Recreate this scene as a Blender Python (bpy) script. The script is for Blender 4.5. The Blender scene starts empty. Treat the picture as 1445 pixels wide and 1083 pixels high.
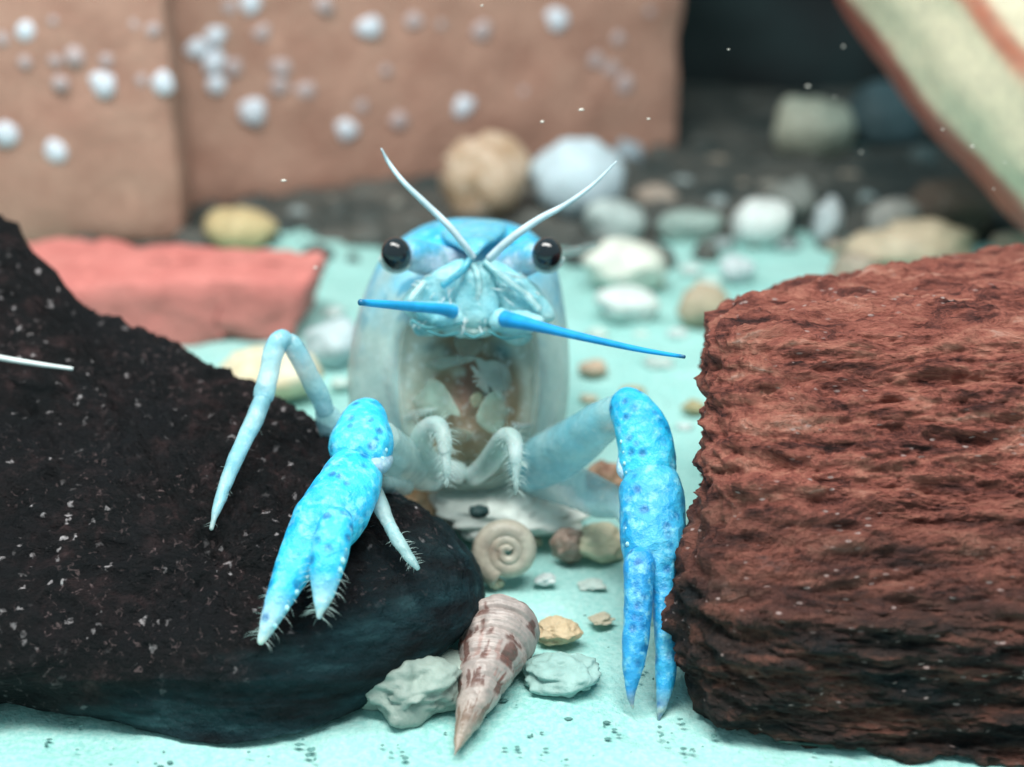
import bpy, math, random
import numpy as np
from mathutils import Vector, Matrix

# ------------------------------------------------------------------ scene, camera, light
# one Blender unit is one centimetre
sc = bpy.context.scene
sc.unit_settings.system = 'METRIC'
sc.unit_settings.scale_length = 0.01
col = sc.collection
rng = np.random.default_rng(7)
random.seed(7)

PITCH = math.radians(22.0)
CAM_H = 6.6
FPX = 2256.0                     # focal length in photograph pixels (photo 1445 x 1083)
CX, CY = 722.5, 541.5
sp, cp = math.sin(PITCH), math.cos(PITCH)

cam_d = bpy.data.cameras.new('camera')
cam = bpy.data.objects.new('camera', cam_d)
col.objects.link(cam)
cam.location = (0, 0, CAM_H)
cam.rotation_euler = (math.pi / 2 - PITCH, 0, 0)
cam_d.sensor_width = 36.0
cam_d.lens = 36.0 * FPX / 1445.0
cam_d.clip_start = 0.05
cam_d.clip_end = 500.0
cam_d.dof.use_dof = True
cam_d.dof.focus_distance = 11.95
cam_d.dof.aperture_fstop = 0.056 / 0.25
sc.camera = cam

world = bpy.data.worlds.new('World')
sc.world = world
world.use_nodes = True
wb = world.node_tree.nodes['Background']
wb.inputs['Color'].default_value = (0.62, 0.86, 0.92, 1)
wb.inputs['Strength'].default_value = 0.60

def area_light(name, loc, target, sx, sy, power, color):
    L = bpy.data.lights.new(name, 'AREA')
    L.shape = 'RECTANGLE'; L.size = sx; L.size_y = sy
    L.energy = power; L.color = color
    o = bpy.data.objects.new(name, L); col.objects.link(o)
    o.location = loc
    o.rotation_euler = (Vector(target) - Vector(loc)).to_track_quat('-Z', 'Y').to_euler()
    return o
# the aquarium's lamp bar over the front half of the tank
area_light('aquarium_lamp', (-1.5, 8.5, 21.0), (0.3, 13.0, 0.5), 22.0, 5.0, 7800.0, (1.0, 0.98, 0.94))

sc.view_settings.view_transform = 'Standard'
sc.view_settings.look = 'None'
sc.view_settings.exposure = 0.0
sc.view_settings.gamma = 1.0
sc.render.engine = 'CYCLES'
sc.cycles.use_denoising = True
sc.cycles.max_bounces = 8
sc.cycles.transparent_max_bounces = 12

# ------------------------------------------------------------------ helpers
CAM = np.array([0, 0, CAM_H])
RIGHT = np.array([1.0, 0, 0]); FWD = np.array([0, cp, -sp]); UP = np.array([0, sp, cp])

def P(x, y, d):
    """the point of the place seen in direction (x, y) at distance d along the view axis"""
    x = np.asarray(x, float); y = np.asarray(y, float); d = np.asarray(d, float)
    return (CAM + d[..., None] * (FWD + ((x - CX) / FPX)[..., None] * RIGHT + ((CY - y) / FPX)[..., None] * UP))

def dg(y):
    """distance of the sand at a picture row"""
    return CAM_H / (sp - (CY - np.asarray(y, float)) / FPX * cp)

def lin(r, g, b):
    f = lambda c: (c / 255 / 12.92) if c / 255 <= 0.04045 else ((c / 255 + 0.055) / 1.055) ** 2.4
    return (f(r), f(g), f(b))

def vnoise(p, seed=0):
    p = np.asarray(p, float)
    i = np.floor(p).astype(np.int64); f = p - i
    u = f * f * f * (f * (f * 6 - 15) + 10)
    def h(ix, iy, iz):
        n = (ix * 374761393 + iy * 668265263 + iz * 2147483647 + seed * 1274126177) & 0xffffffff
        n = ((n ^ (n >> 13)) * 1274126177) & 0xffffffff
        n = ((n ^ (n >> 16)) * 2246822519) & 0xffffffff
        n = n ^ (n >> 15)
        return (n & 0xffff) / 32767.5 - 1.0
    r = 0
    for dx in (0, 1):
        for dy in (0, 1):
            for dz in (0, 1):
                w = (u[:, 0] if dx else 1 - u[:, 0]) * (u[:, 1] if dy else 1 - u[:, 1]) * (u[:, 2] if dz else 1 - u[:, 2])
                r = r + w * h(i[:, 0] + dx, i[:, 1] + dy, i[:, 2] + dz)
    return r

def fbm(p, scale=1.0, octaves=4, seed=0, stretch=(1, 1, 1), gain=0.5):
    p = np.asarray(p, float) * np.array(stretch) * scale
    r = 0; a = 1.0
    for o in range(octaves):
        r = r + a * vnoise(p * 2.03 ** o + 17.3 * o, seed + o)
        a *= gain
    return r

def link(name, verts, faces, mat, parent=None, smooth=True, cols=None):
    me = bpy.data.meshes.new(name)
    me.from_pydata([tuple(map(float, v)) for v in verts], [], [tuple(map(int, f)) for f in faces])
    if smooth:
        me.polygons.foreach_set('use_smooth', [True] * len(me.polygons))
    if cols is not None:
        a = me.color_attributes.new('tint', 'FLOAT_COLOR', 'POINT')
        c = np.ones((len(verts), 4)); cols = np.asarray(cols); c[:, :cols.shape[1]] = cols
        a.data.foreach_set('color', c.ravel())
    me.materials.append(mat)
    me.update()
    o = bpy.data.objects.new(name, me)
    col.objects.link(o)
    if parent is not None:
        o.parent = parent
    return o

def tag(o, label=None, cat=None, group=None, kind=None):
    if label: o['label'] = label
    if cat: o['category'] = cat
    if group: o['group'] = group
    if kind: o['kind'] = kind
    return o

def empty(name, loc=(0, 0, 0)):
    o = bpy.data.objects.new(name, None); col.objects.link(o)
    o.location = loc; o.empty_display_size = 0.3
    return o

def adopt(parent, *kids):
    """parent children whose vertices are in world space, keeping them in place"""
    inv = Matrix.Translation(parent.location).inverted()
    for k in kids:
        k.parent = parent
        k.matrix_parent_inverse = inv if parent.parent is None else Matrix.Identity(4)

def grid_faces(nr, nc, wrap=True, off=0):
    f = []
    for i in range(nr - 1):
        for j in range(nc if wrap else nc - 1):
            a = off + i * nc + j; b = off + i * nc + (j + 1) % nc
            f.append((a, b, b + nc, a + nc))
    return f

def cat(meshes):
    V = []; Fs = []; n = 0
    for v, f in meshes:
        V.append(np.asarray(v, float)); Fs += [tuple(i + n for i in q) for q in f]; n += len(v)
    return np.concatenate(V), Fs

def vertex_normals(V, F):
    V = np.asarray(V); N = np.zeros_like(V)
    Q = np.array([f if len(f) == 4 else (f[0], f[1], f[2], f[2]) for f in F])
    n = np.cross(V[Q[:, 2]] - V[Q[:, 0]], V[Q[:, 3]] - V[Q[:, 1]])
    for k in range(4):
        np.add.at(N, Q[:, k], n)
    return N / np.maximum(np.linalg.norm(N, axis=1, keepdims=True), 1e-12)

def spline(pts, n):
    pts = np.asarray(pts, float)
    m = len(pts)
    ext = np.vstack([2 * pts[0] - pts[1], pts, 2 * pts[-1] - pts[-2]])
    out = []
    for t in np.linspace(0, m - 1, n):
        i = min(int(t), m - 2); u = t - i
        p0, p1, p2, p3 = ext[i], ext[i + 1], ext[i + 2], ext[i + 3]
        out.append(0.5 * ((2 * p1) + (-p0 + p2) * u + (2 * p0 - 5 * p1 + 4 * p2 - p3) * u * u + (-p0 + 3 * p1 - 3 * p2 + p3) * u ** 3))
    return np.array(out)

def loft(sections, rings=40, seg=20, cap=True, power=2.0):
    """sections: (x, y, d, half width px, half thickness px) in the view from the front"""
    S = spline([s if len(s) == 5 else (*s, s[3]) for s in sections], rings)
    S[:, 3:] = np.maximum(S[:, 3:], 0.4)
    C = P(S[:, 0], S[:, 1], S[:, 2])
    T = np.gradient(C, axis=0); T /= np.linalg.norm(T, axis=1, keepdims=True)
    W = np.cross(T, FWD); W /= np.maximum(np.linalg.norm(W, axis=1, keepdims=True), 1e-9)
    for i in range(1, rings):
        if np.dot(W[i], W[i - 1]) < 0: W[i] = -W[i]
    N = np.cross(W, T)
    a = np.linspace(0, 2 * np.pi, seg, endpoint=False)
    ca = np.sign(np.cos(a)) * np.abs(np.cos(a)) ** (2 / power); sa = np.sign(np.sin(a)) * np.abs(np.sin(a)) ** (2 / power)
    s = S[:, 2] / FPX
    V = (C[:, None] + ca[None, :, None] * W[:, None] * (S[:, 3] * s)[:, None, None] + sa[None, :, None] * N[:, None] * (S[:, 4] * s)[:, None, None]).reshape(-1, 3)
    F = grid_faces(rings, seg)
    if cap:
        n = len(V)
        e0 = C[0] - T[0] * S[0, 4] * s[0] * 0.6; e1 = C[-1] + T[-1] * S[-1, 4] * s[-1] * 0.6
        V = np.vstack([V, e0, e1])
        for j in range(seg):
            F.append((n, (j + 1) % seg, j))
            b = (rings - 1) * seg
            F.append((n + 1, b + j, b + (j + 1) % seg))
    return V, F

def tube(points, radii, seg=6):
    """tapered tube through world points"""
    C = np.asarray(points, float); n = len(C)
    T = np.gradient(C, axis=0); T /= np.maximum(np.linalg.norm(T, axis=1, keepdims=True), 1e-9)
    ref = np.array([0.31, 0.2, 0.93])
    W = np.cross(T, ref); W /= np.maximum(np.linalg.norm(W, axis=1, keepdims=True), 1e-9)
    N = np.cross(W, T)
    a = np.linspace(0, 2 * np.pi, seg, endpoint=False)
    R = np.asarray(radii, float)
    V = (C[:, None] + R[:, None, None] * (np.cos(a)[None, :, None] * W[:, None] + np.sin(a)[None, :, None] * N[:, None])).reshape(-1, 3)
    F = grid_faces(n, seg)
    F.append(tuple(range(seg))[::-1]); F.append(tuple((n - 1) * seg + j for j in range(seg)))
    return V, F

def polar(poly, center, n):
    """radius of a closed outline as seen from a point inside, at n even angles"""
    poly = np.asarray(poly, float); c = np.asarray(center, float)
    m = len(poly)
    dense = []
    for i in range(m):
        p0, p1, p2, p3 = poly[(i - 1) % m], poly[i], poly[(i + 1) % m], poly[(i + 2) % m]
        for u in np.linspace(0, 1, 24, endpoint=False):
            dense.append(0.5 * ((2 * p1) + (-p0 + p2) * u + (2 * p0 - 5 * p1 + 4 * p2 - p3) * u * u + (-p0 + 3 * p1 - 3 * p2 + p3) * u ** 3))
    q = np.array(dense) - c
    ang = np.arctan2(q[:, 1], q[:, 0]); r = np.hypot(q[:, 0], q[:, 1])
    o = np.argsort(ang); ang = ang[o]; r = r[o]
    th = np.linspace(-np.pi, np.pi, n, endpoint=False)
    return th, np.interp(th, np.r_[ang - 2 * np.pi, ang, ang + 2 * np.pi], np.r_[r, r, r])

def rows(table):
    t = np.array(table, float)
    return lambda y: np.interp(y, t[:, 0], t[:, 1])

def boulder(poly, center, front, mid, back, nth=220, nr=90, power=2.6, smoothk=0):
    """closed stone: the outline stands at distance mid, its face bulges to front, its rear to back"""
    th, R = polar(poly, center, nth)
    k = np.sin(np.linspace(0, np.pi / 2, nr)) ** 1.0
    V = []; F = []
    fr = [(k, True)]
    pts = []
    for s in k[::-1]:                        # front, rim first
        x = center[0] + np.cos(th) * R * s; y = center[1] + np.sin(th) * R * s
        pf = (1 - s ** power) ** (1 / power)
        m = mid(x, y); d = m + (front(x, y) - m) * pf
        pts.append(P(x, y, d))
    nfront = len(pts)
    bk = []
    for s in k[1:-1]:
        x = center[0] + np.cos(th) * R * s; y = center[1] + np.sin(th) * R * s
        pf = (1 - s ** power) ** (1 / power)
        m = mid(x, y); d = m + (back - m) * pf
        bk.append(P(x, y, d))
    allr = bk + pts                          # rear centre -> rim -> front centre
    V = np.concatenate(allr)
    F = grid_faces(len(allr), nth)
    n = len(V)
    V = np.vstack([V, allr[0].mean(0)])
    for j in range(nth):
        F.append((n, (j + 1) % nth, j))
    return V, F

def pebble_mesh(n=24, m=16, seed=0, rough=0.18, scale=1.3, flat=1.0):
    a = np.linspace(0, 2 * np.pi, n, endpoint=False); b = np.linspace(0.0, np.pi, m)
    V = np.array([(math.sin(t) * math.cos(u), math.sin(t) * math.sin(u), math.cos(t)) for t in b[1:-1] for u in a] + [(0, 0, 1), (0, 0, -1)])
    F = [tuple(reversed(f)) for f in grid_faces(m - 2, n)]
    k = (m - 2) * n
    for j in range(n):
        F.append((k, j, (j + 1) % n)); F.append((k + 1, (m - 3) * n + (j + 1) % n, (m - 3) * n + j))
    r = 1 + rough * fbm(V + seed * 3.7, scale, 3, seed)
    return V * r[:, None], F

# ------------------------------------------------------------------ materials
def new_mat(name):
    m = bpy.data.materials.new(name); m.use_nodes = True
    nt = m.node_tree
    return m, nt, nt.nodes['Principled BSDF']

def nd(nt, t, **kw):
    n = nt.nodes.new(t)
    for k, v in kw.items():
        if k in n.inputs.keys():
            n.inputs[k].default_value = v
        else:
            setattr(n, k, v)
    return n

def mapped(nt, scale=(1, 1, 1), coord='Object', rot=(0, 0, 0)):
    tc = nd(nt, 'ShaderNodeTexCoord'); mp = nd(nt, 'ShaderNodeMapping')
    mp.inputs['Scale'].default_value = scale; mp.inputs['Rotation'].default_value = rot
    nt.links.new(tc.outputs[coord], mp.inputs['Vector'])
    return mp.outputs['Vector']

def noise(nt, vec, scale, detail=4, rough=0.55, dist=0.0):
    n = nd(nt, 'ShaderNodeTexNoise', Scale=scale, Detail=detail, Roughness=rough, Distortion=dist)
    nt.links.new(vec, n.inputs['Vector'])
    return n.outputs['Fac']

def voro(nt, vec, scale, rnd=1.0):
    n = nd(nt, 'ShaderNodeTexVoronoi', Scale=scale, Randomness=rnd)
    nt.links.new(vec, n.inputs['Vector'])
    return n

def ramp(nt, fac, stops):
    r = nd(nt, 'ShaderNodeValToRGB')
    e = r.color_ramp.elements
    while len(e) < len(stops): e.new(0.5)
    for i, (p, c) in enumerate(stops):
        e[i].position = p
        e[i].color = (*c, 1) if hasattr(c, '__len__') else (c, c, c, 1)
    nt.links.new(fac, r.inputs['Fac'])
    return r.outputs['Color']

def mix(nt, fac, a, b, mode='MIX'):
    n = nd(nt, 'ShaderNodeMix', data_type='RGBA', blend_type=mode)
    for sock, v in ((n.inputs[0], fac), (n.inputs[6], a), (n.inputs[7], b)):
        if hasattr(v, 'is_linked') or hasattr(v, 'links'):
            nt.links.new(v, sock)
        elif hasattr(v, '__len__'):
            sock.default_value = (*v, 1)
        else:
            sock.default_value = v
    return n.outputs[2]

def math_n(nt, op, a, b=None):
    n = nd(nt, 'ShaderNodeMath', operation=op)
    for s, v in ((n.inputs[0], a), (n.inputs[1], b)):
        if v is None: continue
        if hasattr(v, 'links'): nt.links.new(v, s)
        else: s.default_value = v
    return n.outputs[0]

def bump(nt, bsdf, height, strength=0.5, dist=0.05, prev=None):
    b = nd(nt, 'ShaderNodeBump', Strength=strength, Distance=dist)
    nt.links.new(height, b.inputs['Height'])
    if prev is not None: nt.links.new(prev, b.inputs['Normal'])
    nt.links.new(b.outputs['Normal'], bsdf.inputs['Normal'])
    return b.outputs['Normal']

def mat_simple(name, c, rough=0.6, var=0.25, scale=6.0, bumps=0.3, sss=0.0, c2=None, spec=0.4):
    m, nt, b = new_mat(name)
    v = mapped(nt)
    f = noise(nt, v, scale, 5)
    c2 = c2 or tuple(x * (1 - var) for x in c)
    nt.links.new(ramp(nt, f, [(0.3, c2), (0.68, c)]), b.inputs['Base Color'])
    b.inputs['Roughness'].default_value = rough
    b.inputs['Specular IOR Level'].default_value = spec
    if sss:
        b.inputs['Subsurface Weight'].default_value = sss
        b.inputs['Subsurface Radius'].default_value = (0.3, 0.5, 0.55); b.inputs['Subsurface Scale'].default_value = 0.15
    if bumps: bump(nt, b, noise(nt, v, scale * 3, 5), bumps, 0.04)
    return m

def mat_sand():
    m, nt, b = new_mat('sand')
    v = mapped(nt)
    big = noise(nt, v, 0.55, 4); fine = noise(nt, v, 22, 4, 0.65)
    c = ramp(nt, big, [(0.3, lin(132, 196, 190)), (0.7, lin(170, 222, 216))])
    c = mix(nt, ramp(nt, fine, [(0.40, 0.0), (0.80, 0.8)]), c, lin(200, 236, 230), 'MIX')
    grains = voro(nt, v, 9.0)
    spots = ramp(nt, grains.outputs['Distance'], [(0.05, 1.0), (0.09, 0.0)])
    patch = ramp(nt, noise(nt, v, 0.9, 3), [(0.52, 0.0), (0.6, 1.0)])
    c = mix(nt, math_n(nt, 'MULTIPLY', spots, patch), c, lin(60, 120, 112))
    nt.links.new(c, b.inputs['Base Color'])
    b.inputs['Roughness'].default_value = 0.75
    b.inputs['Specular IOR Level'].default_value = 0.25
    n1 = bump(nt, b, noise(nt, v, 2.2, 5), 0.5, 0.25)
    bump(nt, b, noise(nt, v, 34, 4, 0.7), 0.6, 0.03, n1)
    return m

def mat_black_rock():
    m, nt, b = new_mat('dark_rock')
    v = mapped(nt)
    base = ramp(nt, noise(nt, v, 3.2, 8, 0.68, 0.4), [(0.42, (0.002, 0.003, 0.004)), (0.54, (0.008, 0.006, 0.007)), (0.64, (0.038, 0.021, 0.022)), (0.76, (0.15, 0.09, 0.085))])
    wv = nd(nt, 'ShaderNodeVectorMath', operation='ADD'); nz_ = nd(nt, 'ShaderNodeTexNoise', Scale=18.0, Detail=2.0); nt.links.new(v, nz_.inputs['Vector'])
    sc_n = nd(nt, 'ShaderNodeVectorMath', operation='SCALE', Scale=0.10); nt.links.new(nz_.outputs['Color'], sc_n.inputs[0]); nt.links.new(v, wv.inputs[0]); nt.links.new(sc_n.outputs[0], wv.inputs[1])
    speck = voro(nt, wv.outputs[0], 10.0)
    sr = nd(nt, 'ShaderNodeSeparateColor'); nt.links.new(speck.outputs['Color'], sr.inputs[0])
    sp_mask = math_n(nt, 'MULTIPLY', ramp(nt, speck.outputs['Distance'], [(0.10, 1.0), (0.30, 0.0)]), ramp(nt, sr.outputs[0], [(0.62, 0.0), (0.92, 1.0)]))
    sp_mask = math_n(nt, 'MULTIPLY', sp_mask, ramp(nt, noise(nt, v, 0.9, 3), [(0.4, 0.0), (0.58, 1.0)]))
    fleck = ramp(nt, noise(nt, v, 15, 3, 0.6, 1.0), [(0.60, 0.0), (0.70, 0.8)])
    fleck = math_n(nt, 'MULTIPLY', fleck, ramp(nt, noise(nt, v, 1.1, 4), [(0.38, 0.0), (0.60, 1.0)]))
    base = mix(nt, ramp(nt, noise(nt, v, 0.75, 4, 0.6), [(0.40, 0.85), (0.56, 0.0)]), base, (0.005, 0.006, 0.008))
    c = mix(nt, fleck, base, (0.20, 0.14, 0.14))
    c = mix(nt, sp_mask, c, (0.62, 0.57, 0.58))
    # smooth dark teal streaks along the foot and the nose of the stone
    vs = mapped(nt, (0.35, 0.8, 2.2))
    foot_teal = ramp(nt, noise(nt, vs, 2.4, 6, 0.62), [(0.36, (0.002, 0.006, 0.009)), (0.54, (0.007, 0.034, 0.043)), (0.78, (0.05, 0.14, 0.155))])
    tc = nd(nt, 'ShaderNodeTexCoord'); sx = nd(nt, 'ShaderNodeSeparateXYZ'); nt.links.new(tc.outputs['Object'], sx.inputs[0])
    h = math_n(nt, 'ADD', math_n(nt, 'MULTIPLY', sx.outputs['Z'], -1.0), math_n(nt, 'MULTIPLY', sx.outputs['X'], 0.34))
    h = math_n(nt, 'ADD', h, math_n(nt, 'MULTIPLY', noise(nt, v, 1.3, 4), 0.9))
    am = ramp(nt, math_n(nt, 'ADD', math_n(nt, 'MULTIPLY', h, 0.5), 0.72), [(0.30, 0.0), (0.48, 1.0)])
    c = mix(nt, am, c, foot_teal)
    nt.links.new(c, b.inputs['Base Color'])
    b.inputs['Roughness'].default_value = 0.6
    b.inputs['Specular IOR Level'].default_value = 0.2
    bm = bump(nt, b, noise(nt, v, 7, 8, 0.7), 0.9, 0.16)
    bump(nt, b, noise(nt, v, 26, 5, 0.7), 0.6, 0.04, bm)
    return m

def mat_red_rock():
    m, nt, b = new_mat('red_rock')
    v = mapped(nt, (0.42, 1.0, 1.5))
    f = noise(nt, v, 4.2, 9, 0.72, 0.6)
    c = ramp(nt, f, [(0.33, (0.03, 0.012, 0.012)), (0.41, (0.15, 0.045, 0.036)), (0.50, (0.42, 0.13, 0.095)), (0.60, (0.60, 0.24, 0.17)), (0.72, (0.74, 0.46, 0.38))])
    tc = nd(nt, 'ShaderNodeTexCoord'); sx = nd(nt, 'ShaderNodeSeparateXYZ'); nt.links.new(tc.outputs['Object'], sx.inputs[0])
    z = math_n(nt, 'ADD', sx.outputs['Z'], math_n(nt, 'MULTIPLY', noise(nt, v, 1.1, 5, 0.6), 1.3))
    foot_shade = ramp(nt, math_n(nt, 'MULTIPLY', z, 0.35), [(0.52, 1.0), (0.82, 0.0)])  # shade of the undercut painted into the lower colour, with some teal algae
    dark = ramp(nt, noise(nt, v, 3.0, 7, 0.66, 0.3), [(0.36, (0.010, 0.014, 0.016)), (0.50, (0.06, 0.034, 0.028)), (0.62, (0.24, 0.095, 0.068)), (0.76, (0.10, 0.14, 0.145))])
    c = mix(nt, foot_shade, c, dark)
    fl = voro(nt, mapped(nt, (0.6, 1, 1.6)), 11.0)
    flm = math_n(nt, 'MULTIPLY', ramp(nt, fl.outputs['Distance'], [(0.10, 1.0), (0.2, 0.0)]), ramp(nt, noise(nt, v, 2.0, 3), [(0.48, 0.0), (0.58, 1.0)]))
    c = mix(nt, flm, c, (0.62, 0.45, 0.42))
    nt.links.new(c, b.inputs['Base Color'])
    b.inputs['Roughness'].default_value = 0.7
    b.inputs['Specular IOR Level'].default_value = 0.3
    n1 = bump(nt, b, f, 1.0, 0.30)
    bump(nt, b, noise(nt, v, 22, 6, 0.7), 0.7, 0.05, n1)
    return m

def mat_brick(name, c1, c2):
    m, nt, b = new_mat(name)
    v = mapped(nt)
    c = ramp(nt, noise(nt, v, 1.4, 6, 0.6), [(0.3, c2), (0.7, c1)])
    nt.links.new(mix(nt, ramp(nt, noise(nt, v, 5, 5), [(0.55, 0.0), (0.8, 0.6)]), c, tuple(x * 1.5 for x in c1)), b.inputs['Base Color'])
    b.inputs['Roughness'].default_value = 0.85
    bump(nt, b, noise(nt, v, 6, 6), 0.5, 0.08)
    return m

def mat_claw():
    m, nt, b = new_mat('blue_shell')
    at = nd(nt, 'ShaderNodeVertexColor', layer_name='tint')
    v = mapped(nt)
    vd = mapped(nt, (1, 1, 1))
    spots = voro(nt, vd, 8.5)
    sm = ramp(nt, spots.outputs['Distance'], [(0.20, 1.0), (0.42, 0.0)])
    sm = math_n(nt, 'MULTIPLY', sm, ramp(nt, noise(nt, v, 5.0, 3), [(0.36, 0.0), (0.55, 0.8)]))
    c = mix(nt, sm, at.outputs['Color'], (0.004, 0.13, 0.36))
    lf = ramp(nt, noise(nt, v, 13, 5, 0.6), [(0.50, 0.0), (0.70, 0.75)])
    c = mix(nt, lf, c, (0.30, 0.76, 0.92))
    nt.links.new(c, b.inputs['Base Color'])
    b.inputs['Roughness'].default_value = 0.38
    b.inputs['Subsurface Weight'].default_value = 0.25
    b.inputs['Subsurface Radius'].default_value = (0.2, 0.6, 1.0); b.inputs['Subsurface Scale'].default_value = 0.06
    n1 = bump(nt, b, noise(nt, v, 15, 5, 0.65), 0.5, 0.05)
    bump(nt, b, spots.outputs['Distance'], 0.4, 0.05, n1)
    return m

def mat_glassy(name, alpha, rough=0.3, sss=0.35, vein=0.35, thick=False, bumps=0.35):
    """thin half clear shell: tint is its own colour, alpha how much of it is opaque"""
    m, nt, b = new_mat(name)
    at = nd(nt, 'ShaderNodeVertexColor', layer_name='tint')
    v = mapped(nt)
    c = mix(nt, ramp(nt, noise(nt, v, 5, 5, 0.6, 0.8), [(0.35, vein), (0.62, 0.0)]), at.outputs['Color'], (0.12, 0.40, 0.44))
    c = mix(nt, ramp(nt, noise(nt, v, 14, 4, 0.6), [(0.55, 0.0), (0.78, 0.55)]), c, (0.72, 0.9, 0.92))
    nt.links.new(c, b.inputs['Base Color'])
    b.inputs['Roughness'].default_value = rough
    b.inputs['Subsurface Weight'].default_value = sss
    b.inputs['Subsurface Radius'].default_value = (0.4, 0.7, 0.8); b.inputs['Subsurface Scale'].default_value = 0.12
    a = ramp(nt, noise(nt, v, 2.6, 4), [(0.3, alpha - 0.1), (0.7, alpha + 0.12)])
    # the tint's own opacity: where the shell is thick it is not clear
    if thick:
        a = math_n(nt, 'MINIMUM', math_n(nt, 'MULTIPLY', at.outputs['Alpha'], math_n(nt, 'ADD', a, 1.0 - alpha)), 1.0)
    nt.links.new(a, b.inputs['Alpha'])
    bump(nt, b, noise(nt, v, 9, 5), bumps, 0.05)
    return m

M = {
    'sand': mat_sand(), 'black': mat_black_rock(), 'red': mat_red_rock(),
    'brick': mat_brick('brick_clay', (0.52, 0.31, 0.235), (0.40, 0.21, 0.155)),
    'slab': mat_brick('red_clay', (0.64, 0.23, 0.20), (0.52, 0.16, 0.14)),
    'claw': mat_claw(),
    'carapace': mat_glassy('clear_carapace', 0.50, thick=True, vein=0.15),
    'limb': mat_glassy('clear_limb', 0.56, vein=0.3, rough=0.22, bumps=0.5),
    'leaf': mat_glassy('mouth_leaf', 0.34, vein=0.05),
    'feed': mat_glassy('feeding_limb', 0.50, vein=0.1),
    'face': mat_glassy('face_plate', 0.86, sss=0.4, vein=0.6, bumps=0.7),
    'flesh': mat_glassy('mouth_flesh', 0.97, rough=0.45, vein=0.1),
    'white_spot': mat_simple('white_deposit', (0.80, 0.86, 0.95), 0.7, 0.1, 5, 0.2),
    'dim_spot': mat_simple('lilac_deposit', (0.56, 0.46, 0.46), 0.7, 0.1, 5, 0.2),
    'hair': mat_simple('seta', (0.62, 0.80, 0.76), 0.5, 0.1, 5, 0),
    'wall': mat_simple('dark_backdrop', (0.012, 0.030, 0.032), 0.8, 0.6, 0.35, 0.4, c2=(0.004, 0.006, 0.008)),
    'gravel': mat_simple('dark_gravel', (0.13, 0.13, 0.115), 0.7, 0.7, 0.9, 0.4, c2=(0.012, 0.030, 0.032)),
    'speck': mat_simple('dark_grain', (0.13, 0.32, 0.30), 0.7, 0.5, 8, 0),
    'mote': mat_simple('pale_mote', (0.8, 0.78, 0.7), 0.6, 0.1, 8, 0),
    'strand': mat_simple('pale_strand', (0.75, 0.82, 0.82), 0.5, 0.15, 8, 0.1),
    'blade': mat_simple('dark_green_blade', (0.01, 0.055, 0.045), 0.5, 0.5, 6, 0.2),
}
m_eye, nt, b_ = new_mat('black_eye')
b_.inputs['Base Color'].default_value = (0.006, 0.010, 0.014, 1)
b_.inputs['Roughness'].default_value = 0.16
b_.inputs['Coat Weight'].default_value = 0.5
M['eye'] = m_eye

def mat_tint(name, rough=0.5, sss=0.2, bumps=0.3, scale=10):
    m, nt, b = new_mat(name)
    at = nd(nt, 'ShaderNodeVertexColor', layer_name='tint')
    v = mapped(nt)
    c = mix(nt, ramp(nt, noise(nt, v, scale, 5), [(0.3, 0.3), (0.65, 0.0)]), at.outputs['Color'], (0.1, 0.1, 0.1), 'MIX')
    nt.links.new(c, b.inputs['Base Color'])
    b.inputs['Roughness'].default_value = rough
    b.inputs['Subsurface Weight'].default_value = sss
    b.inputs['Subsurface Radius'].default_value = (0.3, 0.3, 0.3); b.inputs['Subsurface Scale'].default_value = 0.05
    bump(nt, b, noise(nt, v, scale * 2, 4), bumps, 0.03)
    return m
def mat_smooth(name, rough=0.35):
    m, nt, b = new_mat(name)
    at = nd(nt, 'ShaderNodeVertexColor', layer_name='tint')
    nt.links.new(at.outputs['Color'], b.inputs['Base Color'])
    b.inputs['Roughness'].default_value = rough
    bump(nt, b, noise(nt, mapped(nt), 30, 3), 0.2, 0.01)
    return m
M['feeler'] = mat_smooth('feeler_skin')
M['shell'] = mat_tint('snail_shell', 0.4)

# ------------------------------------------------------------------ the setting
xs = np.concatenate([np.linspace(-60, -9, 30, endpoint=False), np.linspace(-9, 9, 230), np.linspace(9, 60, 31)[1:]])
ys = np.concatenate([np.linspace(-20, 8, 15, endpoint=False), np.linspace(8, 24, 210), np.linspace(24, 70, 50)[1:]])
X, Y = np.meshgrid(xs, ys)
flat = np.stack([X.ravel(), Y.ravel(), np.zeros(X.size)], 1)
Z = 0.05 * fbm(flat, 0.7, 4, 3) + 0.018 * fbm(flat, 3.2, 3, 9)
V = flat.copy(); V[:, 2] = Z - 0.02
tag(link('sand_bed', V, grid_faces(len(ys), len(xs), wrap=False), M['sand']), kind='structure')

# dark tank backdrop behind the gravel
bx = np.linspace(-40, 40, 90); bz = np.linspace(-0.9, 12, 30)
X, Zb = np.meshgrid(bx, bz)
V = np.stack([X.ravel(), np.full(X.size, 31.5), Zb.ravel()], 1)
V[:, 1] += 0.7 * fbm(V, 0.35, 4, 21)
tag(link('back_wall', V, [f[::-1] for f in grid_faces(len(bz), len(bx), wrap=False)], M['wall']), kind='structure')

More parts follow.
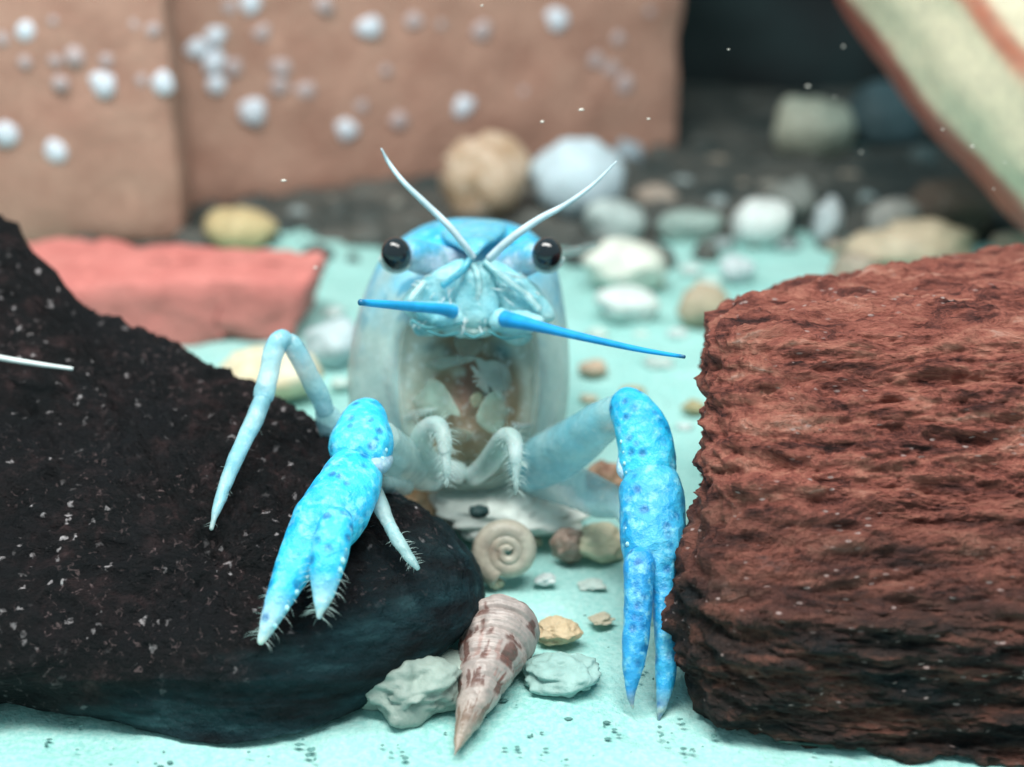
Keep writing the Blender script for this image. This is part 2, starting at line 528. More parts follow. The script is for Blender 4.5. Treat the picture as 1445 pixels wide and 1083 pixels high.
# ------------------------------------------------------------------ dark rock on the left
poly = [(0, 312), (42, 352), (100, 424), (150, 455), (240, 484), (300, 525), (350, 546), (430, 588), (465, 612), (505, 648), (545, 688),
        (600, 724), (645, 760), (676, 800), (687, 850), (668, 888), (640, 908), (600, 938), (560, 962), (510, 998), (450, 1026), (370, 1044),
        (285, 1047), (210, 1032), (150, 1014), (60, 1002), (0, 992), (-120, 1005), (-260, 980), (-380, 860), (-400, 640), (-330, 420), (-200, 290), (-80, 262)]
fr = rows([(250, 14.9), (320, 14.5), (450, 13.75), (600, 12.85), (745, 11.95), (800, 11.72), (905, 11.28), (960, 11.12), (1000, 11.15), (1050, 11.3)])
front = lambda x, y: fr(y)
mid = lambda x, y: np.minimum(dg(np.minimum(y + 4, 1078)), fr(y) + 0.75)
V, F = boulder(poly, (300, 800), front, mid, 15.5, nth=420, nr=150)
N = vertex_normals(V, F)
disp = 0.085 * fbm(V, 1.1, 4, 11) + 0.050 * fbm(V, 4.0, 3, 12, gain=0.6) + 0.030 * fbm(V, 11.0, 3, 14, gain=0.7)
zf = np.clip((V[:, 2] - 0.25) / 1.0, 0.25, 1)
V = V - N * 0 + N * (disp * zf)[:, None]
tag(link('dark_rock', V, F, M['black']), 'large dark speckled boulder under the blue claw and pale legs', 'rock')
def rock_front(x, y):
    return float(fr(y))

# ------------------------------------------------------------------ red rock on the right
poly = [(1009, 452), (1040, 430), (1085, 418), (1130, 408), (1200, 394), (1280, 375), (1350, 366), (1445, 363), (1600, 356), (1760, 380), (1850, 520), (1870, 700), (1850, 900),
        (1760, 1060), (1600, 1092), (1445, 1079), (1340, 1066), (1200, 1051), (1110, 1040), (1050, 1022), (1000, 994), (972, 958), (950, 912), (942, 870), (946, 820), (966, 770), (986, 728),
        (998, 680), (996, 620), (1002, 540), (1004, 490)]
fr2 = rows([(355, 13.6), (400, 12.9), (440, 12.2), (475, 11.85), (600, 11.6), (740, 11.3), (860, 11.0), (960, 11.0), (1030, 11.1), (1090, 11.1)])
front = lambda x, y: fr2(y)
mid = lambda x, y: np.minimum(dg(np.minimum(y + 4, 1085)), np.interp(y, [355, 420, 500, 1000], [13.9, 13.0, 12.5, 12.5]))
V, F = boulder(poly, (1400, 720), front, mid, 15.5, nth=520, nr=230, power=5.0)
N = vertex_normals(V, F)
st = (0.45, 1.0, 1.5)
d1 = fbm(V, 1.2, 4, 31, st)
d2 = fbm(V, 5.0, 5, 37, st, gain=0.62)
ridge = 1 - np.abs(fbm(V, 3.0, 4, 41, (0.4, 1, 2.2)))
V = V + N * (0.05 * d1 + 0.060 * d2 + 0.06 * (ridge - 0.75))[:, None]
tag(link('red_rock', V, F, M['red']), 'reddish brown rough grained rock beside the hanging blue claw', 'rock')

# ------------------------------------------------------------------ bricks and slab behind
def rough_box(lx, ly, lz, step=0.22, r=0.22, seed=0, amp=0.05):
    """brick with rounded worn edges, base at z = 0, centred in x and y"""
    out = []
    def face(u, v, w, du, dv, dw, nu, nv):
        a = np.linspace(-1, 1, nu); b = np.linspace(-1, 1, nv)
        A, B = np.meshgrid(a, b)
        p = np.zeros((A.size, 3)); p[:, u] = A.ravel() * du; p[:, v] = B.ravel() * dv; p[:, w] = dw
        f = grid_faces(nv, nu, wrap=False)
        return p, f
    hx, hy, hz = lx / 2, ly / 2, lz / 2
    ms = []
    for (u, v, w, du, dv, dw) in ((0, 2, 1, hx, hz, -hy), (0, 2, 1, hx, hz, hy), (1, 2, 0, hy, hz, -hx), (1, 2, 0, hy, hz, hx), (0, 1, 2, hx, hy, hz), (0, 1, 2, hx, hy, -hz)):
        p, f = face(u, v, w, du, dv, dw, max(4, int(2 * du / step)), max(4, int(2 * dv / step)))
        flip = (dw > 0) == (w == 1)
        ms.append((p, [q[::-1] for q in f] if flip else f))
    V, F = cat(ms)
    lim = np.array([hx, hy, hz]) - r
    core = np.clip(V, -lim, lim); dlt = V - core
    ln = np.linalg.norm(dlt, axis=1, keepdims=True)
    n = dlt / np.maximum(ln, 1e-9)
    V = core + n * r
    V = V + n * (amp * fbm(V + seed * 9.1, 1.3, 4, seed) + amp * 0.4 * fbm(V, 5, 3, seed + 5))[:, None]
    V[:, 2] += hz
    return V, F

def deposit(parent, seed, size, bright):
    V, F = pebble_mesh(10, 7, seed, 0.3)
    V = V * np.array([size, size * 0.45, size])
    return link('white_deposit', V, F, M['white_spot' if bright else 'dim_spot'], parent)

def brick_on(name, x0, y0, x1, y1, lz, ly, label, spots, seed):
    """front foot of the brick runs between the two picture points on the sand"""
    a = P(x0, y0, dg(y0)); b = P(x1, y1, dg(y1))
    L = np.linalg.norm(b - a); ang = math.atan2(b[1] - a[1], b[0] - a[0])
    V, F = rough_box(L, ly, lz, seed=seed)
    root = link(name, V, F, M['brick'])
    mid_ = (a + b) / 2; nrm = np.array([-math.sin(ang), math.cos(ang), 0])
    root.location = Vector(mid_ + nrm * ly / 2 + np.array([0, 0, -0.03])); root.rotation_euler = (0, 0, ang)
    tag(root, label, 'brick', 'clay bricks at the back of the tank')
    for (px, py, s) in spots:
        # meet the brick's front face
        dr = FWD + (px - CX) / FPX * RIGHT + (CY - py) / FPX * UP
        t = np.dot(a - CAM, nrm) / np.dot(dr, nrm)
        q = CAM + dr * t
        l = Vector((np.dot(q - mid_, [math.cos(ang), math.sin(ang), 0]), -ly / 2, q[2] + 0.03))
        o = deposit(root, int(px + py), s * t / FPX, s >= 15)
        o.location = l
    return root
sp1 = [(38, 42, 15), (3, 55, 10), (105, 80, 13), (78, 86, 9), (85, 118, 12), (145, 118, 20), (150, 85, 9), (230, 118, 16), (200, 113, 8), (215, 42, 10), (8, 188, 18), (80, 212, 16), (35, 88, 9), (75, 30, 7), (190, 35, 7)]
sp2 = [(352, 5, 16), (325, 12, 12), (278, 68, 17), (303, 50, 16), (302, 88, 17), (305, 118, 15), (330, 95, 12), (370, 45, 13), (398, 95, 14), (395, 122, 14), (430, 128, 14), (357, 156, 19), (457, 8, 13), (522, 40, 17), (585, 30, 13),
       (620, 34, 10), (680, 43, 14), (785, 30, 17), (652, 150, 17), (562, 170, 13), (490, 182, 17), (510, 150, 9), (840, 85, 13), (862, 98, 13), (880, 118, 14), (872, 55, 10), (915, 14, 9), (545, 100, 8), (740, 130, 7)]
brick_on('brick', -330, 366, 264, 342, 7.0, 6.0, 'brown clay brick with white spots above the pink slab', sp1, 3)
brick_on('brick', 250, 306, 958, 222, 7.2, 6.5, 'brown clay brick standing behind the crayfish, with pale blue white spots', sp2, 5)

# pink slab
V, F = rough_box(5.2, 1.75, 0.80, step=0.09, r=0.14, seed=8, amp=0.07)
V[:, 1] += 0.22 * np.sin(V[:, 0] * 1.1) * (V[:, 1] < 0)
# the right end is broken off at a slant
V[:, 0] -= 0.30 * np.clip((0.8 - V[:, 2]) / 0.8, 0, 1) * (V[:, 0] > 1.5)
V[:, 1] *= 1 - 0.25 * np.clip((V[:, 0] - 1.2) / 1.4, 0, 1)
o = link('clay_slab', V, F, M['slab'])
fp = P(452, 492, dg(492)); o.location = (fp[0] - 2.6, fp[1] + 0.85, -0.02); o.rotation_euler = (0, 0, math.radians(-3))
tag(o, 'flat pink red clay slab lying between dark rock and brick', 'slab')

# ------------------------------------------------------------------ pebbles
def pebble(px, py, rx, ry, c, label, name='pebble', catg='pebble', group=None, seed=1, rough=0.2, depth=None, lift=0.0, c2=None, deep=1.0, rot=0.0, res=(28, 18)):
    d = float(dg(py + ry * 0.9)) if depth is None else depth
    s = d / FPX
    if py > 640: res = (72, 48)
    V, F = pebble_mesh(*res, seed, rough)
    V = V * (1 + 0.03 * fbm(V + seed, 5.0, 3, seed + 3))[:, None]
    ht = ry * s / cp * 0.93
    V = V * np.array([rx * s, max(rx, ry) * 0.8 * s * deep, ht])
    ca, sa = math.cos(rot), math.sin(rot)
    V = np.stack([V[:, 0] * ca - V[:, 2] * sa, V[:, 1], V[:, 0] * sa + V[:, 2] * ca], 1)
    q = P(px, py, d)
    o = link(name, V, F, mat_simple(name + '_tone', c, 0.55, 0.3, 3.0 / max(rx * s, 0.05) ** 0.5, 0.45, 0.1, c2))
    zmin = V[:, 2].min()
    o.location = (q[0], q[1], -zmin - 0.035 if depth is None else q[2])
    tag(o, label, catg, group)
    return o

CREAM = (0.62, 0.50, 0.36); WHITE = (0.70, 0.80, 0.78); BLUEW = (0.62, 0.76, 0.84); TAN = (0.55, 0.36, 0.22); GREY = (0.30, 0.34, 0.33); DIM = (0.10, 0.16, 0.17); YEL = (0.66, 0.52, 0.28); ORG = (0.72, 0.45, 0.24)
GB = 'pebbles on the gravel behind the red rock'; GS = 'stones at the foot of the bricks'; GM = 'shell bits on the sand'
PB = [
 (682, 266, 64, 60, (0.66, 0.52, 0.40), 'large cream stone with brown patch behind the crayfish head', GS, 3, 0.22, (0.40, 0.25, 0.14)),
 (812, 268, 62, 54, BLUEW, 'large blue white stone behind the right feeler', GS, 4, 0.18, (0.50, 0.62, 0.66)),
 (868, 316, 40, 32, (0.50, 0.60, 0.58), 'pale grey stone leaning below the large blue white stone', GS, 5, 0.25, None),
 (336, 324, 50, 30, YEL, 'yellowish cream stone at the foot of the bricks behind the slab', GS, 6, 0.15, None),
 (888, 222, 20, 22, (0.36, 0.46, 0.52), 'small bluish grey pebble at the right end of the brick', GS, 7, 0.2, None),
 (925, 281, 34, 15, (0.42, 0.36, 0.30), 'flat tan grey pebble right of the large blue white stone', GB, 8, 0.25, None),
 (975, 322, 42, 22, (0.36, 0.48, 0.44), 'greenish grey flat pebble beside the bright round white one', GB, 9, 0.25, None),
 (1074, 320, 43, 34, (0.80, 0.88, 0.86), 'bright round white pebble on the dark gravel', GB, 10, 0.12, None),
 (1143, 192, 54, 44, (0.58, 0.62, 0.50), 'pale greenish cream stone on the dark gravel far back', GB, 11, 0.15, None),
 (1246, 176, 50, 44, (0.10, 0.17, 0.19), 'dim teal grey stone beside the pale greenish cream stone', GB, 12, 0.2, None),
 (1041, 381, 24, 19, (0.66, 0.74, 0.76), 'small white pebble in front of the bright round one', GB, 13, 0.2, None),
 (880, 378, 58, 36, (0.82, 0.86, 0.76), 'bright white flat stone right of the black eye', GM, 14, 0.2, None),
 (886, 436, 46, 24, (0.76, 0.86, 0.82), 'white flat stone on the sand above the right antenna', GM, 15, 0.2, None),
 (990, 436, 36, 30, (0.55, 0.46, 0.33), 'tan stone beside the upper corner of the red rock', GM, 16, 0.2, None),
 (1118, 292, 38, 30, (0.24, 0.27, 0.25), 'grey stone behind the bright round white pebble', GB, 17, 0.25, None),
 (1168, 316, 20, 34, (0.52, 0.60, 0.62), 'upright white pebble between grey ones on the gravel', GB, 18, 0.25, None),
 (1262, 316, 34, 32, (0.42, 0.43, 0.40), 'pale grey stone above the red rock', GB, 19, 0.25, None),
 (1224, 284, 17, 10, (0.45, 0.58, 0.58), 'tiny pale teal pebble on the dark gravel', GB, 20, 0.25, None),
 (1290, 358, 84, 34, (0.58, 0.50, 0.36), 'long cream stone just behind the top of the red rock', GB, 21, 0.25, None),
 (1205, 384, 34, 22, (0.44, 0.38, 0.30), 'brownish pebble at the left end of the long cream stone', GB, 22, 0.25, None),
 (1436, 348, 34, 22, (0.60, 0.56, 0.44), 'cream pebble above the red rock beside the striped shell', GB, 23, 0.25, None),
 (1345, 300, 66, 40, (0.15, 0.12, 0.095), 'dark brown stone behind the long cream stone', GB, 24, 0.25, None),
 (1302, 226, 22, 20, (0.15, 0.21, 0.21), 'small dim grey pebble below the teal grey stone', GB, 25, 0.25, None),
 (1212, 215, 13, 10, (0.26, 0.42, 0.40), 'tiny pale green pebble between two large stones', GB, 26, 0.25, None),
 (382, 532, 66, 34, (0.80, 0.76, 0.58), 'pale cream stone behind the bent leg of the crayfish', GM, 27, 0.2, (0.62, 0.50, 0.30)),
 (470, 490, 40, 34, (0.60, 0.72, 0.74), 'bluish white stone between slab and crayfish', GM, 28, 0.2, None),
 (838, 520, 20, 11, (0.58, 0.44, 0.32), 'small tan chip near the right side of the crayfish', GM, 29, 0.25, None),
 (892, 549, 16, 7, (0.50, 0.40, 0.24), 'thin brown chip on the sand above the right claw', GM, 30, 0.25, None),
 (980, 572, 17, 8, (0.45, 0.40, 0.22), 'olive chip on the sand beside the red rock', GM, 31, 0.25, None),
 (930, 510, 22, 8, (0.55, 0.68, 0.64), 'flat pale chip below the tip of the right antenna', GM, 33, 0.25, None),
 (592, 706, 62, 30, (0.78, 0.60, 0.42), 'orange cream shell piece between dark rock and crayfish', GM, 34, 0.22, (0.70, 0.36, 0.14)),
 (715, 728, 96, 30, (0.82, 0.90, 0.84), 'large white stone under the belly of the crayfish', GM, 35, 0.4, None),
 (855, 684, 27, 27, (0.56, 0.38, 0.26), 'brown and cream pebble beside the right claw arm', GM, 37, 0.25, (0.18, 0.08, 0.05)),
 (802, 772, 23, 25, (0.46, 0.36, 0.30), 'small brownish round pebble on the pale sand', GM, 38, 0.2, (0.24, 0.16, 0.12)),
 (846, 765, 40, 26, (0.74, 0.70, 0.50), 'pale yellow stone left of the hanging claw', GM, 39, 0.2, None),
 (784, 890, 30, 15, (0.62, 0.48, 0.30), 'orange shell chip beside the turret shell', GM, 40, 0.3, None),
 (796, 948, 52, 22, (0.34, 0.54, 0.50), 'flat grey green stone right of the turret shell', GM, 41, 0.34, None),
 (578, 966, 86, 40, (0.34, 0.43, 0.38), 'grey flat stone wedged under the nose of dark rock', GM, 42, 0.36, None),
]
for i, (px, py, rx, ry, c, lab, g, sd, ro, c2) in enumerate(PB):
    pebble(px, py, rx, ry, c, lab, group=g, seed=sd, rough=ro, c2=c2)
# dark hole-like grain on the white stone
pebble(676, 722, 15, 8, (0.02, 0.06, 0.06), 'small dark green pebble on the white stone under belly', seed=51, depth=float(dg(768)) - 0.45)

# small look-alike chips, strewn singly
g = np.random.default_rng(23)
for k, (px, py) in enumerate([(842, 470), (930, 400), (955, 470), (905, 470), (860, 600), (965, 600), (925, 590), (830, 560), (470, 440), (480, 540), (700, 820), (770, 815), (835, 820), (850, 870), (975, 380), (1000, 400), (745, 760), (650, 740)]):
    pebble(px, py, g.uniform(9, 19), g.uniform(4, 8), [(0.62, 0.76, 0.70), (0.60, 0.54, 0.40), (0.70, 0.80, 0.78)][k % 3], ['tiny greenish white shell chip lying loose on the sand', 'tiny tan shell chip lying loose on the sand', 'tiny bluish white shell chip lying loose on the sand'][k % 3], name='shell_chip', catg='shell chip', group='tiny shell chips on the sand', seed=300 + k, rough=0.35, res=(14, 9))
for k, (px, py) in enumerate([(905, 300), (1010, 285), (1045, 262), (1090, 265), (960, 262), (1195, 250), (1160, 262), (1330, 250), (1390, 300), (1240, 345), (1110, 345), (1180, 350), (1400, 250), (1020, 345), (470, 285), (560, 290), (420, 300), (1010, 230), (1090, 235)]):
    pebble(px, py, g.uniform(10, 22), g.uniform(7, 13), [(0.30, 0.30, 0.26), (0.34, 0.42, 0.42), (0.44, 0.38, 0.30)][k % 3], ['little dull grey pebble half sunk in the dark gravel', 'little teal grey pebble half sunk in the dark gravel', 'little tan brown pebble half sunk in the dark gravel'][k % 3], name='gravel_pebble', catg='pebble', group='little pebbles in the dark gravel', seed=340 + k, rough=0.3, res=(14, 9))

# gravel: a dark bed with loose stones on it
gx = np.linspace(-22, 26, 120); gy = np.linspace(20.0, 33, 60)
X, Yg = np.meshgrid(gx, gy)
V = np.stack([X.ravel(), Yg.ravel(), np.zeros(X.size)], 1)
V[:, 2] = 0.09 * np.clip((V[:, 1] - 21.9 + 0.9 * fbm(V, 0.5, 4, 71)) / 1.2, -2, 1.6) + 0.05 * fbm(V, 1.6, 3, 73) + 0.01
tag(link('gravel_bed', V, grid_faces(60, 120, wrap=False), M['gravel']), kind='structure')
ms = []
proto = pebble_mesh(8, 6, 2, 0.25)
for i in range(2600):
    y = rng.uniform(20.5, 31.0); x = rng.uniform(-9, 13)
    if y < 23.0 and rng.random() > (y - 20.3) / 3.2: continue
    s = rng.uniform(0.07, 0.30)
    th = rng.uniform(0, 6.28)
    v = proto[0] * np.array([s * rng.uniform(0.8, 1.5), s, s * rng.uniform(0.45, 0.8)])
    v = np.stack([v[:, 0] * math.cos(th) - v[:, 1] * math.sin(th), v[:, 0] * math.sin(th) + v[:, 1] * math.cos(th), v[:, 2]], 1)
    ms.append((v + np.array([x, y, s * 0.2]), proto[1]))
V, F = cat(ms)
tag(link('gravel', V, F, M['gravel']), 'dark gravel lying in front of the backdrop', 'gravel', kind='stuff')

# dark grains on the sand
ms = []
pr = pebble_mesh(7, 6, 4, 0.6, 2.5)
clusters = [(610, 970), (590, 935), (700, 985), (800, 1000), (760, 1045), (905, 950), (1010, 1035), (640, 1000), (100, 1030), (60, 1045), (230, 1070), (440, 1062), (560, 1060), (870, 1030), (940, 1030), (980, 1060), (735, 1060), (830, 945), (660, 890), (900, 870)]
for cx_, cy_ in clusters:
    for k in range(rng.integers(2, 7)):
        px = cx_ + rng.normal(0, 12); py = min(cy_ + rng.normal(0, 8), 1085)
        q = P(px, py, dg(py)); s = rng.uniform(0.006, 0.019)
        ms.append((pr[0] * np.array([s * rng.uniform(0.6, 2.0), s * 1.2, s * 0.35]) + q + np.array([0, 0, 0.006]), pr[1]))
for k in range(170):
    px = rng.uniform(0, 1445); py = rng.uniform(560, 1085) ** 1.0
    q = P(px, py, dg(py)); s = rng.uniform(0.004, 0.010)
    ms.append((pr[0] * np.array([s * 1.6, s * 1.2, s * 0.6]) + q + np.array([0, 0, 0.01]), pr[1]))
V, F = cat(ms)
tag(link('sand_grains', V, F, M['speck']), 'dark green grains strewn over pale sand', 'grains', kind='stuff')

# pale motes drifting in the water
ms = []
for (px, py, d) in [(1028, 70, 13), (1330, 183, 14), (1372, 207, 14), (1402, 267, 14), (1418, 230, 14), (765, 172, 13), (820, 155, 13), (915, 168, 13), (1190, 66, 15), (1140, 122, 15), (1178, 137, 15), (400, 255, 13), (445, 378, 14), (455, 390, 14), (1215, 215, 15), (680, 8, 13)]:
    s = rng.uniform(0.005, 0.011)
    v = pr[0] * np.array([s * rng.uniform(1, 2.5), s, s * 0.7])
    ms.append((v + P(px, py, d), pr[1]))
V, F = cat(ms)
tag(link('drifting_motes', V, F, M['mote']), 'tiny pale motes drifting in the water', 'motes', kind='stuff')

# ------------------------------------------------------------------ turret shell, coiled shell, striped shell
def turret_shell():
    base = P(716, 862, 12.42); tip = P(642, 1072, 11.12); tip[2] = 0.05; base[2] = 0.30
    ax = tip - base; L = np.linalg.norm(ax); ax /= L
    u = np.cross(ax, [0, 0, 1]); u /= np.linalg.norm(u); w = np.cross(u, ax)
    nt_, na = 240, 96
    t = np.linspace(0, 1, nt_); a = np.linspace(0, 2 * np.pi, na, endpoint=False)
    T, A = np.meshgrid(t, a, indexing='ij')
    turns = 6.5
    ph = turns * (1 - (1 - T) ** 1.5) + A / (2 * np.pi)
    fr_ = ph - np.floor(ph)
    prof = 0.34 * np.clip(1 - T, 0.015, 1) ** 0.92
    prof = np.where(T < 0.16, 0.34 * np.sqrt(np.clip(1 - ((0.16 - T) / 0.16) ** 2 * 0.97, 0.03, 1)) * (1 - 0.16) ** 0.92, prof)
    r = prof * (1 + 0.15 * (np.sin(np.pi * fr_) ** 0.5 - 0.5) + 0.012 * np.sin(fr_ * 2 * np.pi * 5))
    pos = base + T[..., None] * L * ax + r[..., None] * (np.cos(A)[..., None] * u + np.sin(A)[..., None] * w)
    V = pos.reshape(-1, 3); F = grid_faces(nt_, na)
    V = V + vertex_normals(V, F) * (0.010 * fbm(V, 9, 3, 63))[:, None]
    pp = np.stack([np.cos(A) * 0.8, np.sin(A) * 0.8, T * L * 0.9], -1).reshape(-1, 3)
    n1 = fbm(pp, 3.4, 4, 61); n2 = fbm(V, 14, 3, 66)
    c = np.array(lin(176, 162, 156))[None] * (1 + 0.12 * n2[:, None])
    brown = np.array(lin(98, 56, 44))
    k = np.clip((n1 * 1.0 + 0.35 * np.sin(ph.ravel() * 2 * np.pi + n1 * 3.0) - 0.12) * 3.0, 0, 0.85)
    c = c * (1 - k[:, None]) + brown * k[:, None]
    red = np.clip((fbm(pp, 5, 3, 77) - 0.45) * 4, 0, 0.6) * (T.ravel() > 0.3) * (T.ravel() < 0.55)
    c = c * (1 - red[:, None] * 0.6) + np.array(lin(150, 76, 58)) * red[:, None] * 0.6
    tipk = np.clip((T.ravel() - 0.6) * 2, 0, 0.7)[:, None]
    c = c * (1 - tipk) + np.array(lin(150, 136, 116)) * tipk * (1 + 0.2 * n1[:, None])
    n = len(V); V = np.vstack([V, base, tip + ax * 0.01]); c = np.vstack([c, c[:1], c[-1:]])
    for j in range(na):
        F.append((n, (j + 1) % na, j)); F.append((n + 1, (nt_ - 1) * na + j, (nt_ - 1) * na + (j + 1) % na))
    o = link('turret_shell', V, F, M['shell'], cols=c)
    tag(o, 'long pointed spiral shell with brown markings beside the dark rock nose', 'shell')
turret_shell()

def coil_shell(px, py, r, label):
    d = float(dg(py + r * 0.8)); s = d / FPX; c0 = P(px, py, d); c0[2] = max(r * s * 0.92, 0)
    t = np.linspace(0, 1, 120); ang = t * 2.6 * 2 * np.pi + 0.6
    rr = r * s * (0.12 + 0.62 * t ** 1.2); tr = r * s * (0.10 + 0.30 * t ** 1.2)
    C = c0 + rr[:, None] * (np.cos(ang)[:, None] * RIGHT + np.sin(ang)[:, None] * UP) - (FWD * 0.35 * r * s)[None] * (1 - t)[:, None]
    V, F = tube(C, tr, 14)
    tone = np.clip(0.5 + 0.5 * fbm(V, 6, 3, 8), 0, 1)[:, None]
    c = np.array(lin(205, 205, 188)) * (1 - tone * 0.6) + np.array(lin(150, 112, 90)) * tone * 0.6
    tag(link('coiled_shell', V, F, M['shell'], cols=c), label, 'shell')
coil_shell(716, 786, 48, 'round coiled cream snail shell behind the pointed spiral shell')

def big_shell():
    """large ribbed cream shell with red bands leaning at the right"""
    a0 = P(1142, -400, 21.5); a1 = P(1692, 260, 18.8); a1[2] = 0.9
    ax = a1 - a0; L = np.linalg.norm(ax); ax /= L
    u = np.cross(ax, FWD); u /= np.linalg.norm(u); w = np.cross(u, ax)
    nt_, na = 120, 80
    t = np.linspace(0, 1, nt_); a = np.linspace(0, 2 * np.pi, na, endpoint=False)
    T, A = np.meshgrid(t, a, indexing='ij')
    r = 1.75 * np.sin(np.pi * np.clip(T * 0.86 + 0.07, 0, 1)) ** 0.45
    r = r * (1 + 0.012 * np.sin(A * 14))
    pos = a0 + T[..., None] * L * ax + r[..., None] * (np.cos(A)[..., None] * u + np.sin(A)[..., None] * w)
    V = pos.reshape(-1, 3)
    V += 0.03 * fbm(V, 1.2, 3, 5)[:, None]
    cc = np.tile(np.array(lin(222, 212, 182)), (len(V), 1))
    wob = A.ravel() + 0.10 * fbm(V, 0.8, 3, 15)
    def band(center, width):
        dd = np.abs((wob - center + np.pi) % (2 * np.pi) - np.pi)
        return np.clip((width - dd) / 0.07, 0, 1)[:, None]
    red = np.array(lin(176, 92, 78)); org = np.array(lin(196, 122, 96))
    for cen in BANDS:
        k = band(cen[0], cen[1]); cc = cc * (1 - k) + (red if cen[2] else org) * k
    F = grid_faces(nt_, na); n = len(V)
    V = np.vstack([V, a0 - ax * 0.1, a1 + ax * 0.1]); cc = np.vstack([cc, cc[:1], cc[-1:]])
    for j in range(na):
        F.append((n, (j + 1) % na, j)); F.append((n + 1, (nt_ - 1) * na + j, (nt_ - 1) * na + (j + 1) % na))
    o = link('striped_shell', V, F, M['shell'], cols=cc)
    tag(o, 'large cream shell with red stripes leaning above the dark gravel', 'shell')
BANDS = [(2.98, 0.34, 1), (-2.13, 0.13, 0), (0.6, 0.2, 0), (1.9, 0.15, 0)]
big_shell()

# ------------------------------------------------------------------ strand, and dark strips for the shaded gap
pts = spline([P(-40, 498, 13.2), P(10, 507, 13.15), P(60, 515, 13.12), P(104, 521, 13.12)], 24)
pts = pts - FWD * 0.02
V, F = tube(pts, np.linspace(0.030, 0.016, 24), 7)
tag(link('white_strand', V, F, M['strand']), 'thin white strand lying across the dark boulder', 'strand')
for k, (x0, y0, x1, y1, wd) in enumerate([(1072, 1032, 1160, 1040, 0.018), (1098, 1051, 1400, 1066, 0.028)]):  # dark strips put in for the shade in the gap under the rock
    n = 20
    px = np.linspace(x0, x1, n); py = np.linspace(y0, y1, n) + 1.5 * np.sin(np.linspace(0, 5, n))
    C = P(px, py, dg(py)); C[:, 2] = 0.025
    V, F = tube(C, wd * np.clip(np.sin(np.linspace(0.15, 2.9, n)), 0.2, 1), 7)
    tag(link('grass_blade', V, F, M['blade']), ['short thin dark green blade on sand under the red rock', 'long dark green blade on sand under the red rock'][k], 'blade', 'blades under the red rock')

# ------------------------------------------------------------------ the crayfish
CF = empty('crayfish', tuple(P(655, 700, 14.3) * np.array([1, 1, 0])))
tag(CF, 'translucent blue crayfish facing forward with raised head and two claws', 'crayfish')

def part(name, VF, mat, cols, parent=None, kind=None, label=None):
    V, F = VF
    c = np.tile(np.array(cols, float), (len(V), 1)) if np.ndim(cols) == 1 else cols
    o = link(name, V, F, M[mat], cols=c)
    p = parent or CF
    o.parent = p
    # vertices are in world space: undo the chain of parents
    o.matrix_parent_inverse = Matrix.Translation(CF.location).inverted() if p is CF else Matrix.Identity(4)
    if kind: o['kind'] = kind
    if label: o['label'] = label
    return o

def shade(V, c, c2, scale=4, seed=1):
    k = np.clip(0.5 + 0.7 * fbm(V, scale, 3, seed), 0, 1)[:, None]
    return np.array(c) * (1 - k) + np.array(c2) * k

BLUE = (0.008, 0.46, 0.84); BLUE2 = (0.05, 0.62, 0.90); PALEB = (0.30, 0.72, 0.85); PALE = (0.55, 0.80, 0.80); GREYG = (0.46, 0.58, 0.52)

# --- carapace: open shell round the mouth, running back over the body
outer = [(670, 311), (720, 317), (760, 338), (785, 378), (796, 430), (803, 490), (803, 550), (796, 600), (780, 642), (750, 675), (700, 697), (650, 702), (600, 694), (550, 668), (515, 640),
         (498, 600), (491, 550), (493, 500), (503, 450), (520, 400), (545, 356), (588, 324), (630, 312)]
inner = [(665, 452), (705, 450), (736, 458), (747, 500), (749, 550), (746, 600), (733, 640), (700, 668), (660, 676), (620, 668), (592, 645), (579, 600), (574, 550), (574, 500), (586, 460), (625, 452)]
cc0 = (660, 560)
nth = 200
th, Ro = polar(outer, cc0, nth); _, Ri = polar(inner, cc0, nth)
ringsV = []; ringsS = []
ns = 46
for s in np.linspace(0, 1, ns):
    R = Ri + (Ro - Ri) * s
    x = cc0[0] + np.cos(th) * R; y = cc0[1] + np.sin(th) * R
    bulge = np.sqrt(np.clip(1 - (R / Ro) ** 2.3, 0, 1))
    topk = np.clip((480 - y) / 160, 0, 1)
    d = 14.5 - bulge * (0.92 + 0.15 * topk) + 0.05 * np.exp(-(s / 0.06) ** 2)
    # lengthwise folds of the cheeks
    d = d - 0.030 * np.sin(s * 8 + 1.2 * np.sin(th * 3)) * (1 - topk) * np.clip((0.95 - s) * 5, 0, 1)
    ringsV.append(P(x, y, d)); ringsS.append((x, y, np.full(nth, s)))
C0 = P(650, 508, 14.5); C1 = C0.copy(); C1[1] += 3.2; C1[2] = 0.78
rim = ringsV[-1]
for t in np.linspace(0, 1, 26)[1:]:
    C = C0 + (C1 - C0) * t
    sc_ = 1 + 0.03 * math.sin(math.pi * min(t * 2, 1)) - 0.45 * t ** 1.3
    q = (rim - C0) * np.array([sc_, 1, sc_])
    q[:, 1] *= (1 - 0.8 * t)
    ringsV.append(C + q); ringsS.append((ringsS[ns - 1][0], ringsS[ns - 1][1], np.full(nth, 1 + t)))
V = np.concatenate(ringsV)
px = np.concatenate([r[0] for r in ringsS]); py = np.concatenate([r[1] for r in ringsS]); ss = np.concatenate([r[2] for r in ringsS])
nz = fbm(V, 2.6, 4, 91)
top = np.clip((468 - py + 45 * nz) / 110, 0, 1)[:, None]
base = np.array((0.62, 0.78, 0.72))[None] * (1 + 0.10 * nz[:, None])
cols = base * (1 - top) + np.array((0.05, 0.52, 0.80)) * top
freck = np.clip((fbm(V, 4.5, 3, 95) - 0.22) * 3, 0, 0.85)[:, None] * np.clip((520 - py) / 120, 0, 1)[:, None]
cols = cols * (1 - freck) + np.array((0.02, 0.30, 0.50)) * freck
